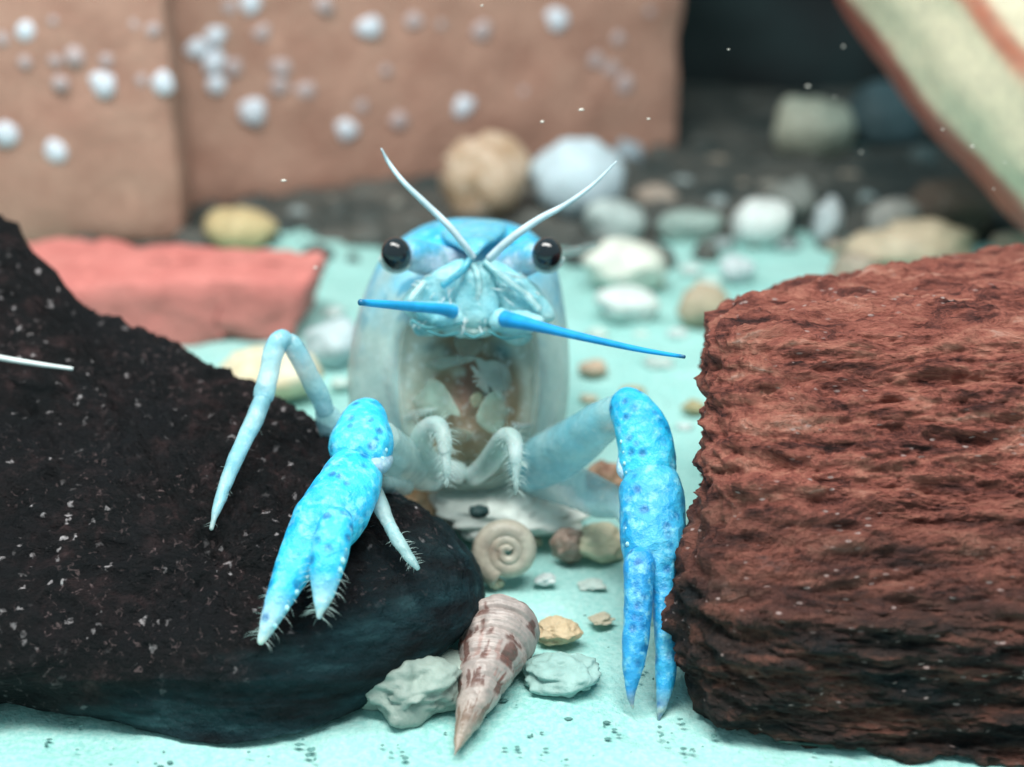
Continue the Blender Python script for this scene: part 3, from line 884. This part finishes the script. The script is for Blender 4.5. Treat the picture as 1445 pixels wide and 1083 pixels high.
back = np.clip(ss - 1, 0, 1)[:, None]
cols = cols * (1 - np.clip(back * 4, 0, 1)) + np.array((0.16, 0.52, 0.72)) * np.clip(back * 4, 0, 1)
opac = 0.58 + 0.36 * np.clip((455 - py + 25 * nz) / 75, 0, 1)
opac = opac * (0.12 + 0.88 * np.clip(np.maximum(ss / 0.35, (470 - py) / 20), 0, 1))
cols = np.hstack([cols, opac[:, None]])
part('carapace', (V, grid_faces(len(ringsV), nth)), 'carapace', cols)

# --- soft body inside, with the mouth hollow
inn2 = [(665, 440), (720, 440), (757, 470), (762, 550), (756, 620), (735, 660), (690, 686), (640, 686), (595, 662), (568, 615), (562, 550), (566, 470), (610, 440)]
th2, R2 = polar(inn2, (660, 560), 120)
rv = []; nn = 60
pxs = []; pys = []
for s in np.linspace(0.01, 1, nn):
    x = 660 + np.cos(th2) * R2 * s; y = 560 + np.sin(th2) * R2 * s
    hollow = 0.30 * np.exp(-(((x - 660) / 70) ** 2 + ((y - 520) / 55) ** 2))
    belly = 0.25 * np.exp(-(((x - 660) / 60) ** 2 + ((y - 650) / 40) ** 2))
    rho = np.hypot(x - cc0[0], y - cc0[1]) / np.interp(np.arctan2(y - cc0[1], x - cc0[0]), th, Ro)
    d = 14.5 - np.sqrt(np.clip(1 - rho ** 2.3, 0, 1)) * 0.92 + 0.07 + 0.5 * hollow - 0.3 * belly
    rv.append(P(x, y, d)); pxs.append(x); pys.append(y)
rim2 = rv[-1]; cen2 = rim2.mean(0)
for t in np.linspace(0, 1, 14)[1:]:
    C = cen2 + (C1 - cen2) * t
    rv.append(C + (rim2 - cen2) * np.array([1 - 0.5 * t, 1 - 0.8 * t, 1 - 0.5 * t])); pxs.append(pxs[nn - 1]); pys.append(pys[nn - 1])
V = np.concatenate(rv); x = np.concatenate(pxs); y = np.concatenate(pys)
V = V + 0.022 * fbm(V, 3.2, 3, 97)[:, None] * np.array([0, -1, 0.3])
n1 = fbm(V, 3.0, 4, 99)[:, None]
c = np.array(lin(134, 118, 90)) * (1 + 0.22 * n1)
rd = np.exp(-(((x - 658) / 20) ** 2 + ((y - 540) / 45) ** 2))[:, None]
c = c * (1 - rd * 0.8) + np.array(lin(136, 84, 68)) * rd * 0.8
for (ax_, ay_, ar, am_) in ((598, 490, 15, 1.0), (714, 494, 22, 1.0), (692, 540, 16, 0.6), (625, 496, 18, 0.5), (690, 556, 10, 0.6)):
    k = (np.exp(-(((x - ax_) / ar) ** 2 + ((y - ay_) / (ar * 0.7)) ** 2)) * am_)[:, None]
    c = c * (1 - k) + np.array((0.01, 0.10, 0.12)) * k
grn = np.clip((fbm(V, 2.6, 3, 103) - 0.15) * 1.6, 0, 0.45)[:, None]
c = c * (1 - grn) + np.array((0.52, 0.68, 0.58)) * grn
ed = np.clip((np.hypot((x - 660) / 88, (y - 560) / 110) - 0.80) * 4, 0, 0.7)[:, None]
c = c * (1 - ed) + np.array((0.50, 0.60, 0.53)) * ed
Fm = grid_faces(len(rv), 120)
Fm.append(tuple(range(120))[::-1])
part('body', (V, Fm), 'flesh', np.clip(c, 0, 1))

# --- mouthparts: leaf-like plates folded over the hollow
def pad(poly, d, thick, nth=48, nr=12, dfun=None):
    poly = np.asarray(poly, float); c = poly.mean(0)
    f = lambda x, y: (np.full(np.shape(x), d) if dfun is None else dfun(x, y))
    return boulder(poly, tuple(c), lambda x, y: f(x, y) - thick, f, d + thick, nth, nr, 2.2)
mouth = [
 ([(578, 566), (596, 548), (606, 534), (622, 540), (634, 556), (640, 566), (650, 588), (636, 586), (622, 597), (600, 592), (588, 584)], 13.86, 0.10, (0.56, 0.80, 0.68)),
 ([(676, 576), (688, 556), (704, 552), (716, 562), (730, 578), (716, 596), (700, 612), (684, 606), (672, 592)], 13.86, 0.10, (0.58, 0.80, 0.66)),
 ([(596, 514), (625, 505), (668, 503), (672, 509), (646, 515), (620, 522)], 13.98, 0.06, (0.56, 0.74, 0.66)),
 ([(670, 500), (682, 510), (678, 530), (694, 544), (726, 562), (716, 566), (688, 556), (668, 540), (664, 518)], 13.94, 0.07, (0.60, 0.78, 0.72)),
 ([(640, 478), (660, 470), (684, 482), (676, 500), (650, 502)], 13.92, 0.07, (0.52, 0.56, 0.46)),
 ([(662, 562), (672, 553), (682, 558), (680, 570), (668, 576)], 13.84, 0.05, (0.74, 0.80, 0.56)),
 ([(566, 590), (590, 578), (620, 576), (600, 586), (580, 594)], 13.92, 0.06, (0.66, 0.84, 0.80)),
 ([(722, 596), (740, 598), (760, 598), (742, 604), (726, 606)], 13.92, 0.06, (0.66, 0.80, 0.80)),
 ([(604, 610), (640, 604), (668, 612), (650, 628), (618, 626)], 13.92, 0.06, (0.46, 0.56, 0.46)),
]
for i, (pl, d, tk, c) in enumerate(mouth):
    # thin leaves that follow the rounded front of the body, tilted so that one edge stands off
    mx = np.mean([q[0] for q in pl]); my = np.mean([q[1] for q in pl])
    def dome(x, y, mx=mx, my=my):
        rho = np.hypot(x - cc0[0], y - cc0[1]) / np.interp(np.arctan2(y - cc0[1], x - cc0[0]), th, Ro)
        return 14.5 - np.sqrt(np.clip(1 - rho ** 2.3, 0, 1)) * 0.92 + 0.05 - 0.0035 * np.sign(660 - mx) * (x - mx) - 0.0012 * (y - my)
    VF = pad(pl, 13.7, 0.025, dfun=dome)
    Vm = VF[0] + (0.007 * np.stack([fbm(VF[0], 5, 3, 200 + i), fbm(VF[0], 5, 3, 220 + i), fbm(VF[0], 5, 3, 240 + i)], 1))
    part('mouthpart', (Vm, VF[1]), 'leaf', shade(Vm, tuple(v * 0.92 for v in c), tuple(v * 0.65 for v in c), 6, i))

# --- feeding limbs in front of the mouth
hairs = []
def add_hairs(dst, sections, n, length, seed, spread=1.0, r=0.0035, tmin=0.0, down=0.0):
    g = np.random.default_rng(seed)
    S = spline([s if len(s) == 5 else (*s, s[3]) for s in sections], 60)
    C = P(S[:, 0], S[:, 1], S[:, 2])
    for k in range(n):
        i = int(g.uniform(tmin, 0.99) * 59)
        a = g.uniform(0, 2 * np.pi)
        w = S[i, 3] * S[i, 2] / FPX
        dirv = math.cos(a) * RIGHT + math.sin(a) * UP * 0.9 - FWD * g.uniform(-0.2, 0.6)
        tan = C[min(i + 1, 59)] - C[max(i - 1, 0)]; tan /= np.linalg.norm(tan)
        dirv = dirv - tan * np.dot(dirv, tan) ; dirv /= np.linalg.norm(dirv)
        p0 = C[i] + dirv * w * 0.85
        l = length * g.uniform(0.5, 1.2)
        p1 = p0 + (dirv * spread + tan * g.uniform(0.1, 0.7)) * l * 0.5
        p2 = p1 + (dirv * spread * 0.7 + tan * g.uniform(0.2, 1.0)) * l * 0.5
        dst.append(tube(spline([p0, p1, p2], 4), np.array([r, r * 0.8, r * 0.5, r * 0.2]), 3))
for i, S in enumerate((
    [(650, 668, 13.72, 15, 14), (610, 655, 13.5, 17, 15), (594, 632, 13.25, 17, 15), (600, 610, 13.08, 16, 14), (616, 601, 12.95, 14, 13), (626, 616, 12.88, 11.5, 11), (628, 636, 12.86, 9.5, 9), (629, 641, 12.86, 7.5, 7), (630, 662, 12.86, 6.5, 6), (630, 676, 12.88, 4, 4), (630, 688, 12.88, 1.2, 1.2)],
    [(668, 672, 13.72, 14, 14), (688, 655, 13.48, 16, 15), (702, 634, 13.25, 16, 14), (714, 618, 13.05, 15, 13), (725, 621, 12.95, 12.5, 12), (728, 640, 12.9, 10, 9), (728, 652, 12.9, 9, 8.5), (728, 657, 12.9, 6.8, 6.5), (728, 680, 12.9, 5, 5), (728, 698, 12.92, 1.2, 1.2)])):
    VF = loft(S, 60, 16)
    o = part('maxilliped', VF, 'feed', shade(VF[0], (0.76, 0.90, 0.88), (0.58, 0.78, 0.74), 7, i + 5))
    hs = []
    add_hairs(hs, S, 150, 0.11, 40 + i, 0.8, 0.0018, 0.22)
    part('setae', cat(hs), 'hair', PALE, o, kind='stuff')

# --- head plates
VF = loft([(668, 317, 14.4, 40, 6), (668, 325, 14.08, 46, 9), (668, 335, 13.82, 40, 10), (668, 344, 13.5, 24, 9), (669, 352, 13.3, 12, 7), (670, 359, 13.2, 4, 4)], 40, 28)
part('rostrum', VF, 'face', shade(VF[0], (0.06, 0.52, 0.82), (0.24, 0.70, 0.88), 4, 3))

plates = [
 ([(660, 366), (630, 374), (592, 396), (566, 426), (582, 448), (622, 444), (655, 425), (666, 398)], 13.46, 0.13, (0.56, 0.90, 0.92), 'antennal_scale'),
 ([(684, 364), (714, 376), (754, 402), (784, 446), (760, 458), (722, 448), (690, 430), (678, 398)], 13.46, 0.13, (0.56, 0.90, 0.92), 'antennal_scale'),
 ([(655, 372), (690, 372), (700, 400), (704, 440), (686, 462), (662, 466), (644, 452), (642, 410)], 13.36, 0.12, (0.56, 0.88, 0.88), 'face_plate'),
 ([(575, 428), (600, 424), (640, 428), (660, 448), (650, 464), (615, 462), (588, 450)], 13.36, 0.14, (0.50, 0.86, 0.90), 'antenna_base'),
 ([(688, 448), (706, 436), (740, 440), (766, 452), (758, 468), (722, 474), (694, 466)], 13.34, 0.14, (0.50, 0.86, 0.90), 'antenna_base'),
 ([(620, 458), (660, 456), (705, 460), (690, 474), (660, 478), (635, 474)], 13.42, 0.10, (0.60, 0.82, 0.78), 'lip_plate'),
 ([(578, 452), (600, 452), (625, 464), (608, 474), (586, 470)], 13.46, 0.08, (0.56, 0.78, 0.74), 'lip_plate'),
 ([(705, 466), (735, 466), (752, 474), (738, 486), (714, 480)], 13.46, 0.08, (0.56, 0.78, 0.74), 'lip_plate'),
]
for i, (pl, d, tk, c, nm) in enumerate(plates):
    VF = pad(pl, d, tk, 72, 20)
    Vp = VF[0] + 0.012 * fbm(VF[0], 7, 3, i)[:, None]
    part(nm, (Vp, VF[1]), 'face', shade(Vp, c, (0.30, 0.74, 0.84), 3.5, i + 20))
# ridges of the face between the plates
for i, pts in enumerate(([(664, 366), (648, 386), (624, 404)], [(668, 372), (676, 400), (672, 436)], [(684, 370), (710, 392), (742, 418), (762, 438)], [(600, 398), (582, 420), (578, 436)])):
    VF = loft([(x, y, 13.24 + 0.04 * abs(j - 1), 5, 4) for j, (x, y) in enumerate(pts)], 20, 8)
    part('face_ridge', VF, 'face', (0.10, 0.56, 0.76) if i == 0 else (0.60, 0.90, 0.92))

g = np.random.default_rng(5)
fl = []
for k in range(46):
    x0 = g.uniform(590, 765); y0 = g.uniform(385, 462)
    an = math.atan2(y0 - 360, x0 - 668) + g.normal(0, 0.35); ln_ = g.uniform(10, 26)
    pts_ = [(x0 + math.cos(an) * ln_ * t + g.normal(0, 1.5), y0 + math.sin(an) * ln_ * t * 0.8 + g.normal(0, 1.0)) for t in (0, 0.5, 1)]
    fl.append(loft([(a, b, 13.275 + 0.02 * abs((a - 672) / 60) ** 2, 0.9 + 0.9 * (j == 1), 0.9 + 0.5 * (j == 1)) for j, (a, b) in enumerate(pts_)], 8, 5))
part('face_hairs', cat(fl), 'face', (0.70, 0.92, 0.94), kind='stuff')
for pts_ in ([(580, 452), (600, 462), (628, 461), (652, 455)], [(604, 468), (625, 474), (648, 470)], [(690, 468), (712, 478), (742, 474)], [(700, 462), (724, 468), (760, 464)], [(655, 470), (668, 476), (684, 470)]):
    part('lip_fold', loft([(a, b, 13.27, 1.6, 2) for a, b in pts_], 16, 6), 'feeler', (0.06, 0.30, 0.34))
# --- eyes
for sgn, (ex, ey, sx_, sy_) in ((-1, (648, 372, 578, 360)), (1, (698, 374, 757, 362))):
    S = [(ex, ey, 13.75, 17, 17), ((ex + sx_) / 2, (ey + sy_) / 2 + 2, 13.58, 24, 19), (sx_ + sgn * -6, sy_ + 1, 13.44, 23, 20), (sx_ + sgn * 2, sy_, 13.40, 20, 19)]
    VF = loft(S, 30, 24)
    zz = (VF[0][:, 2] - VF[0][:, 2].min()) / np.ptp(VF[0][:, 2])
    kk = np.clip((zz - 0.55 + 0.25 * fbm(VF[0], 6, 3, 33)) * 4, 0, 1)[:, None]
    st = part('eye_stalk', VF, 'face', np.array((0.66, 0.72, 0.84)) * (1 - kk) + np.array((0.08, 0.50, 0.82)) * kk)
    V, F = pebble_mesh(36, 24, 3, 0.0)
    c = P(559 if sgn < 0 else 772, 358.5, 13.34)
    s = 13.34 / FPX
    V = V * np.array([21.5, 21, 23.5]) * s
    rt = Matrix.Rotation(math.radians(10 * sgn), 3, 'Y')
    V = V @ np.array(rt).T + c
    part('eye', (V, F), 'eye', (0, 0, 0), st)
    # clear rim of the socket under the eye
    a = np.linspace(math.radians(200), math.radians(350), 20) if sgn > 0 else np.linspace(math.radians(190), math.radians(340), 20)
    C = c + (np.cos(a)[:, None] * RIGHT * 23.5 + np.sin(a)[:, None] * UP * 25.0) * s + FWD * 0.03
    part('eye_rim', tube(C, np.full(20, 0.018), 8), 'face', (0.7, 0.78, 0.74), st)

# --- feelers
def feeler(name, S, mat, c, tipc=None, rings=50, label=None):
    VF = loft(S, rings, 12)
    V = VF[0]
    cc = shade(V, c, tuple(v * 0.75 for v in c), 9, 3)
    if tipc is not None:
        e = P(*S[-1][:3]); k = np.clip(1 - np.linalg.norm(V - e, axis=1) / 0.07, 0, 1)[:, None]
        cc = cc * (1 - k) + np.array(tipc) * k
    return part(name, VF, mat, cc, label=label)
feeler('antennule', [(668, 364, 13.1, 5), (652, 342, 13.0, 5), (632, 318, 12.95, 5), (600, 287, 12.9, 4.6), (570, 258, 12.85, 3.8), (550, 232, 12.85, 3.0), (538, 210, 12.8, 1.2)], 'feeler', (0.66, 0.82, 0.90))
feeler('antennule', [(690, 366, 13.1, 6), (712, 345, 13.0, 6), (736, 326, 12.95, 5.6), (765, 307, 12.9, 5), (800, 288, 12.85, 3.8), (838, 260, 12.8, 2.6), (870, 228, 12.75, 1.0)], 'feeler', (0.66, 0.82, 0.90))
feeler('antennule', [(745, 372, 14.2, 6), (785, 360, 14.9, 6), (815, 354, 15.6, 6), (842, 346, 16.4, 4)], 'limb', (0.48, 0.60, 0.58))
feeler('antenna', [(640, 440, 13.2, 10, 9), (618, 436, 13.0, 8.0), (580, 433, 12.75, 7), (545, 430, 12.5, 6.0), (508, 427, 12.25, 4.6)], 'feeler', (0.015, 0.42, 0.86), (0.005, 0.03, 0.06), label='short blue antenna stump with a dark broken tip')
feeler('antenna', [(712, 450, 13.2, 12, 11), (735, 455, 13.0, 10), (780, 466, 12.75, 7), (840, 480, 12.45, 5.4), (905, 494, 12.1, 4.0), (966, 504, 11.8, 2.6)], 'feeler', (0.015, 0.38, 0.84), (0.005, 0.03, 0.06), label='long tapering blue antenna pointing sideways')

# --- claws
def beads(S, n, side, size, seed, t0=0.1, t1=0.9):
    S = spline([s if len(s) == 5 else (*s, s[3]) for s in S], 80)
    C = P(S[:, 0], S[:, 1], S[:, 2]); T = np.gradient(C, axis=0); T /= np.linalg.norm(T, axis=1, keepdims=True)
    W = np.cross(T, FWD); W /= np.linalg.norm(W, axis=1, keepdims=True)
    out = []; pm = pebble_mesh(8, 6, 1, 0.1)
    g = np.random.default_rng(seed)
    for t in np.linspace(t0, t1, n):
        i = int(t * 79); w = S[i, 3] * S[i, 2] / FPX
        c = C[i] + side * W[i] * w * 0.80 - FWD * S[i, 4] * S[i, 2] / FPX * 0.55
        out.append((pm[0] * size * g.uniform(0.7, 1.3) + c, pm[1]))
    return cat(out)

def limb_part(name, S, mat, c, c2, parent=None, rings=50, seg=24, bumpy=0.007, seed=1, tip=None, tipr=0.3):
    VF = loft(S, rings, seg, power=2.2)
    V, F = VF
    V = V + vertex_normals(V, F) * (bumpy * fbm(V, 6, 4, seed))[:, None]
    cc = shade(V, c, c2, 3.5, seed)
    if tip is not None:
        e = P(*S[-1][:3]); k = np.clip(1 - np.linalg.norm(V - e, axis=1) / tipr, 0, 1)[:, None]
        cc = cc * (1 - k) + np.array(tip) * k
    return part(name, (V, F), mat, cc, parent)

# left claw, resting on the dark rock
SP = [(508, 652, 12.30, 30, 26), (500, 668, 12.15, 41, 32), (488, 694, 11.95, 46, 36), (472, 722, 11.78, 49, 37), (452, 748, 11.64, 47, 34), (431, 776, 11.52, 36, 29), (413, 806, 11.40, 27, 24), (396, 842, 11.27, 20, 18), (381, 876, 11.16, 13, 12), (367, 908, 11.10, 4, 4)]
CL = limb_part('claw', SP, 'claw', BLUE, BLUE2, seed=3, tip=(0.72, 0.80, 0.70), tipr=0.42, rings=70)
SF = [(484, 728, 11.50, 14, 12), (475, 740, 11.38, 25, 20), (467, 772, 11.29, 26, 22), (461, 802, 11.22, 24, 20), (457, 832, 11.18, 18, 15), (453, 856, 11.13, 10, 10), (450, 873, 11.10, 3, 3)]
limb_part('finger', SF, 'claw', BLUE, BLUE2, CL, seed=4, tip=(0.72, 0.84, 0.80), tipr=0.34)
SW = [(520, 576, 12.75, 16, 16), (517, 588, 12.62, 30, 28), (513, 606, 12.50, 39, 36), (510, 626, 12.38, 46, 38), (507, 645, 12.28, 42, 34), (503, 662, 12.22, 32, 26)]
limb_part('wrist_segment', SW, 'claw', BLUE, BLUE2, CL, seed=5)
SA = [(612, 668, 13.9, 26, 24), (585, 660, 13.6, 32, 28), (556, 648, 13.1, 36, 30), (532, 622, 12.75, 32, 28)]
limb_part('arm_segment', SA, 'limb', (0.64, 0.82, 0.78), (0.50, 0.78, 0.80), CL, seed=6)
part('joint_membrane', loft([(505, 664, 12.16, 8, 8), (522, 661, 12.12, 13, 11), (538, 656, 12.20, 13, 11), (548, 648, 12.34, 8, 8)], 24, 16), 'face', (0.52, 0.70, 0.88), CL)
part('tubercles', cat([beads(SP, 9, 1, 0.026, 5, 0.04, 0.36), beads(SF, 6, 1, 0.022, 6, 0.1, 0.5), beads(SW, 6, 1, 0.026, 7, 0.2, 0.8), beads(SP, 6, 1, 0.022, 8, 0.5, 0.9)]), 'claw', (0.42, 0.78, 0.88), CL, kind='stuff')
hs = []
add_hairs(hs, SP, 30, 0.10, 60, 1.0, 0.0017, 0.78); add_hairs(hs, SF, 44, 0.11, 61, 1.0, 0.0017, 0.5); add_hairs(hs, SP, 40, 0.05, 62, 1.0, 0.0014, 0.2)
part('setae', cat(hs), 'hair', PALE, CL, kind='stuff')

# right claw, hanging down beside the red rock
SP = [(914, 668, 12.42, 34, 30), (917, 682, 12.38, 43, 34), (919, 700, 12.32, 46, 38), (921, 735, 12.22, 47, 40), (921, 770, 12.12, 45, 38), (925, 800, 12.06, 38, 32), (934, 830, 11.98, 20, 24), (938, 870, 11.90, 17, 20), (940, 915, 11.82, 16, 17), (939, 955, 11.76, 14, 13), (935, 990, 11.70, 9, 8), (930, 1016, 11.66, 2, 2)]
CR = limb_part('claw', SP, 'claw', (0.02, 0.38, 0.72), (0.08, 0.52, 0.78), seed=13, rings=80, tip=(0.40, 0.44, 0.30), tipr=0.25)
SF = [(903, 786, 11.98, 18, 20), (902, 800, 11.92, 23, 24), (901, 830, 11.86, 21, 23), (899, 870, 11.80, 20, 21), (896, 915, 11.74, 18, 18), (892, 950, 11.70, 13, 13), (890, 980, 11.67, 7, 7), (893, 1001, 11.65, 2, 2)]
limb_part('finger', SF, 'claw', (0.02, 0.32, 0.72), (0.06, 0.46, 0.78), CR, seed=14, tip=(0.40, 0.40, 0.26), tipr=0.16)
SW = [(878, 566, 12.78, 16, 18), (886, 574, 12.70, 28, 28), (900, 596, 12.60, 36, 34), (910, 625, 12.52, 40, 37), (914, 655, 12.46, 41, 36), (915, 676, 12.42, 37, 30)]
limb_part('wrist_segment', SW, 'claw', BLUE, BLUE2, CR, seed=15)
SA = [(742, 662, 14.0, 34, 30), (785, 642, 13.6, 38, 32), (826, 614, 13.2, 34, 30), (856, 590, 12.9, 28, 26), (880, 580, 12.72, 22, 22)]
limb_part('arm_segment', SA, 'limb', (0.50, 0.82, 0.86), (0.22, 0.70, 0.88), CR, seed=16)
part('joint_membrane', loft([(878, 648, 12.46, 7, 7), (880, 664, 12.42, 10, 9), (890, 675, 12.40, 8, 8), (905, 680, 12.36, 5, 5)], 24, 16), 'face', (0.46, 0.70, 0.88), CR)
part('tubercles', cat([beads(SP, 8, -1, 0.018, 9, 0.1, 0.4), beads(SW, 6, -1, 0.02, 10, 0.3, 0.9)]), 'claw', (0.42, 0.78, 0.88), CR, kind='stuff')

# --- walking legs
LEGC = ((0.50, 0.82, 0.88), (0.26, 0.70, 0.88))
S1 = [(560, 660, 13.9, 20, 18), (505, 632, 13.55, 20, 18), (472, 606, 13.35, 20, 18), (458, 574, 13.2, 15, 14), (436, 532, 13.05, 14, 13), (416, 492, 12.95, 14, 13), (402, 476, 12.9, 13, 13), (389, 490, 12.85, 15, 14), (380, 525, 12.78, 15, 14), (371, 562, 12.7, 14, 13),
      (352, 605, 12.5, 13, 12), (330, 655, 12.22, 11, 10), (316, 690, 12.05, 10, 9), (306, 720, 11.92, 8, 7), (298, 746, 11.84, 5, 4)]
def leg(segs, c, c2, seed, tip=None):
    """a leg of several stiff segments, each waisted where it joins the next"""
    root = None
    for k, S in enumerate(segs):
        last = k == len(segs) - 1
        o = limb_part('walking_leg' if root is None else 'leg_segment', S, 'limb', c, c2, root, rings=34, seg=16, bumpy=0.008, seed=seed + k, tip=tip if last else None, tipr=0.2)
        root = root or o
    return root
SEG1 = [
 [(560, 660, 13.9, 18, 17), (515, 640, 13.6, 18, 17), (490, 622, 13.42, 19, 18), (476, 606, 13.36, 15, 14)],
 [(482, 618, 13.38, 17, 16), (470, 604, 13.33, 21, 19), (461, 586, 13.25, 18, 17), (457, 575, 13.2, 12, 12)],
 [(460, 582, 13.2, 13, 13), (450, 558, 13.12, 15, 14), (428, 514, 13.0, 14.5, 13), (412, 486, 12.93, 13.5, 13), (402, 478, 12.9, 10, 10)],
 [(407, 478, 12.88, 10, 11), (396, 480, 12.85, 14, 14), (387, 498, 12.82, 15, 14), (379, 530, 12.77, 14, 13), (372, 558, 12.7, 14.5, 13), (370, 566, 12.69, 11, 10)],
 [(373, 560, 12.7, 12, 11), (366, 576, 12.64, 13, 12), (346, 620, 12.42, 12, 11), (326, 664, 12.18, 10, 9.5), (318, 684, 12.08, 10, 9), (315, 692, 12.05, 7, 7)],
 [(317, 686, 12.05, 8.5, 8), (312, 702, 12.0, 8, 7.5), (304, 726, 11.9, 6, 6), (298, 747, 11.84, 2.5, 2.5)]]
S1 = SEG1[3] + SEG1[4][1:] + SEG1[5][1:]
o = leg(SEG1, *LEGC, 21, (0.66, 0.74, 0.70))
hs = []; add_hairs(hs, S1, 24, 0.05, 71, 1.0, 0.0013, 0.5); part('setae', cat(hs), 'hair', PALE, o, kind='stuff')
S2 = [(526, 680, 12.3, 11, 11), (546, 734, 11.92, 11, 10), (562, 764, 11.76, 9, 8), (577, 786, 11.68, 6, 6), (590, 803, 11.62, 3, 3)]
o = leg([[(572, 688, 13.3, 12, 12), (545, 684, 12.8, 12, 12), (524, 682, 12.3, 11, 11)], [(526, 678, 12.3, 10, 10), (532, 702, 12.15, 12, 11), (546, 734, 11.92, 10.5, 10), (555, 752, 11.82, 9, 8)], [(550, 742, 11.86, 8, 8), (562, 764, 11.76, 9.5, 8.5), (577, 786, 11.68, 6.5, 6), (590, 803, 11.62, 2, 2)]], (0.56, 0.74, 0.72), (0.44, 0.70, 0.72), 41)
hs = []; add_hairs(hs, S2, 40, 0.07, 72, 1.0, 0.0014, 0.45); part('setae', cat(hs), 'hair', PALE, o, kind='stuff')
S3 = [(750, 672, 14.2, 26, 20), (800, 684, 13.8, 30, 20), (845, 702, 13.4, 28, 19), (880, 716, 13.1, 20, 16), (893, 745, 12.95, 14, 13), (905, 800, 12.9, 10, 10), (915, 868, 12.86, 5, 5)]
limb_part('walking_leg', S3, 'limb', (0.50, 0.74, 0.76), (0.36, 0.66, 0.74), seed=23, rings=60, seg=16)
# rear legs tucked beside the body
for sgn in (-1, 1):
    for k, (dy, dx) in enumerate(((1.0, 0.0), (1.7, 0.0), (2.4, 0.0))):
        b0 = np.array([C0[0] + sgn * 0.35, C0[1] + dy, 0.75]); x1 = sgn * (0.72 - 0.06 * k)
        pts = spline([b0, [C0[0] + x1, b0[1] + 0.1, 0.95], [C0[0] + x1 * 1.05, b0[1] + 0.3, 0.45], [C0[0] + x1 * 0.95, b0[1] + 0.5, 0.02]], 24)
        VF = tube(pts, np.linspace(0.09, 0.02, 24), 10)
        part('walking_leg', VF, 'limb', (0.34, 0.62, 0.72))

# --- abdomen and tail fan behind
nseg = 6
for k in range(nseg):
    t0, t1 = k / nseg, (k + 1.35) / nseg
    rv = []
    for t in np.linspace(t0, t1, 8):
        y = C1[1] - 0.15 + 2.6 * t; z = 0.72 - 0.42 * t; r = 0.62 - 0.26 * t + 0.03 * math.sin((t - t0) / (t1 - t0) * math.pi)
        a = np.linspace(0, 2 * np.pi, 28, endpoint=False)
        rv.append(np.stack([C1[0] + r * 1.05 * np.cos(a), np.full(28, y), z + r * np.where(np.sin(a) > 0, 0.9, 0.6) * np.sin(a)], 1))
    V = np.concatenate(rv)
    part('abdomen_segment', (V, grid_faces(8, 28)), 'claw', shade(V, (0.06, 0.34, 0.55), (0.14, 0.48, 0.62), 3, 60 + k))
for k, an in enumerate((-50, -25, 0, 25, 50)):
    a = math.radians(an); L = 0.75
    V, F = pebble_mesh(16, 10, 4, 0.03)
    V = V * np.array([0.22, L / 2, 0.035]) + np.array([0, L / 2, 0])
    V = np.array([[v[0] * math.cos(a) + v[1] * math.sin(a), -v[0] * math.sin(a) + v[1] * math.cos(a), v[2]] for v in V])
    V = V + np.array([C1[0], C1[1] + 2.35, 0.16 + 0.012 * (k % 2)])
    part('tail_plate', (V, F), 'claw', (0.10, 0.42, 0.60))
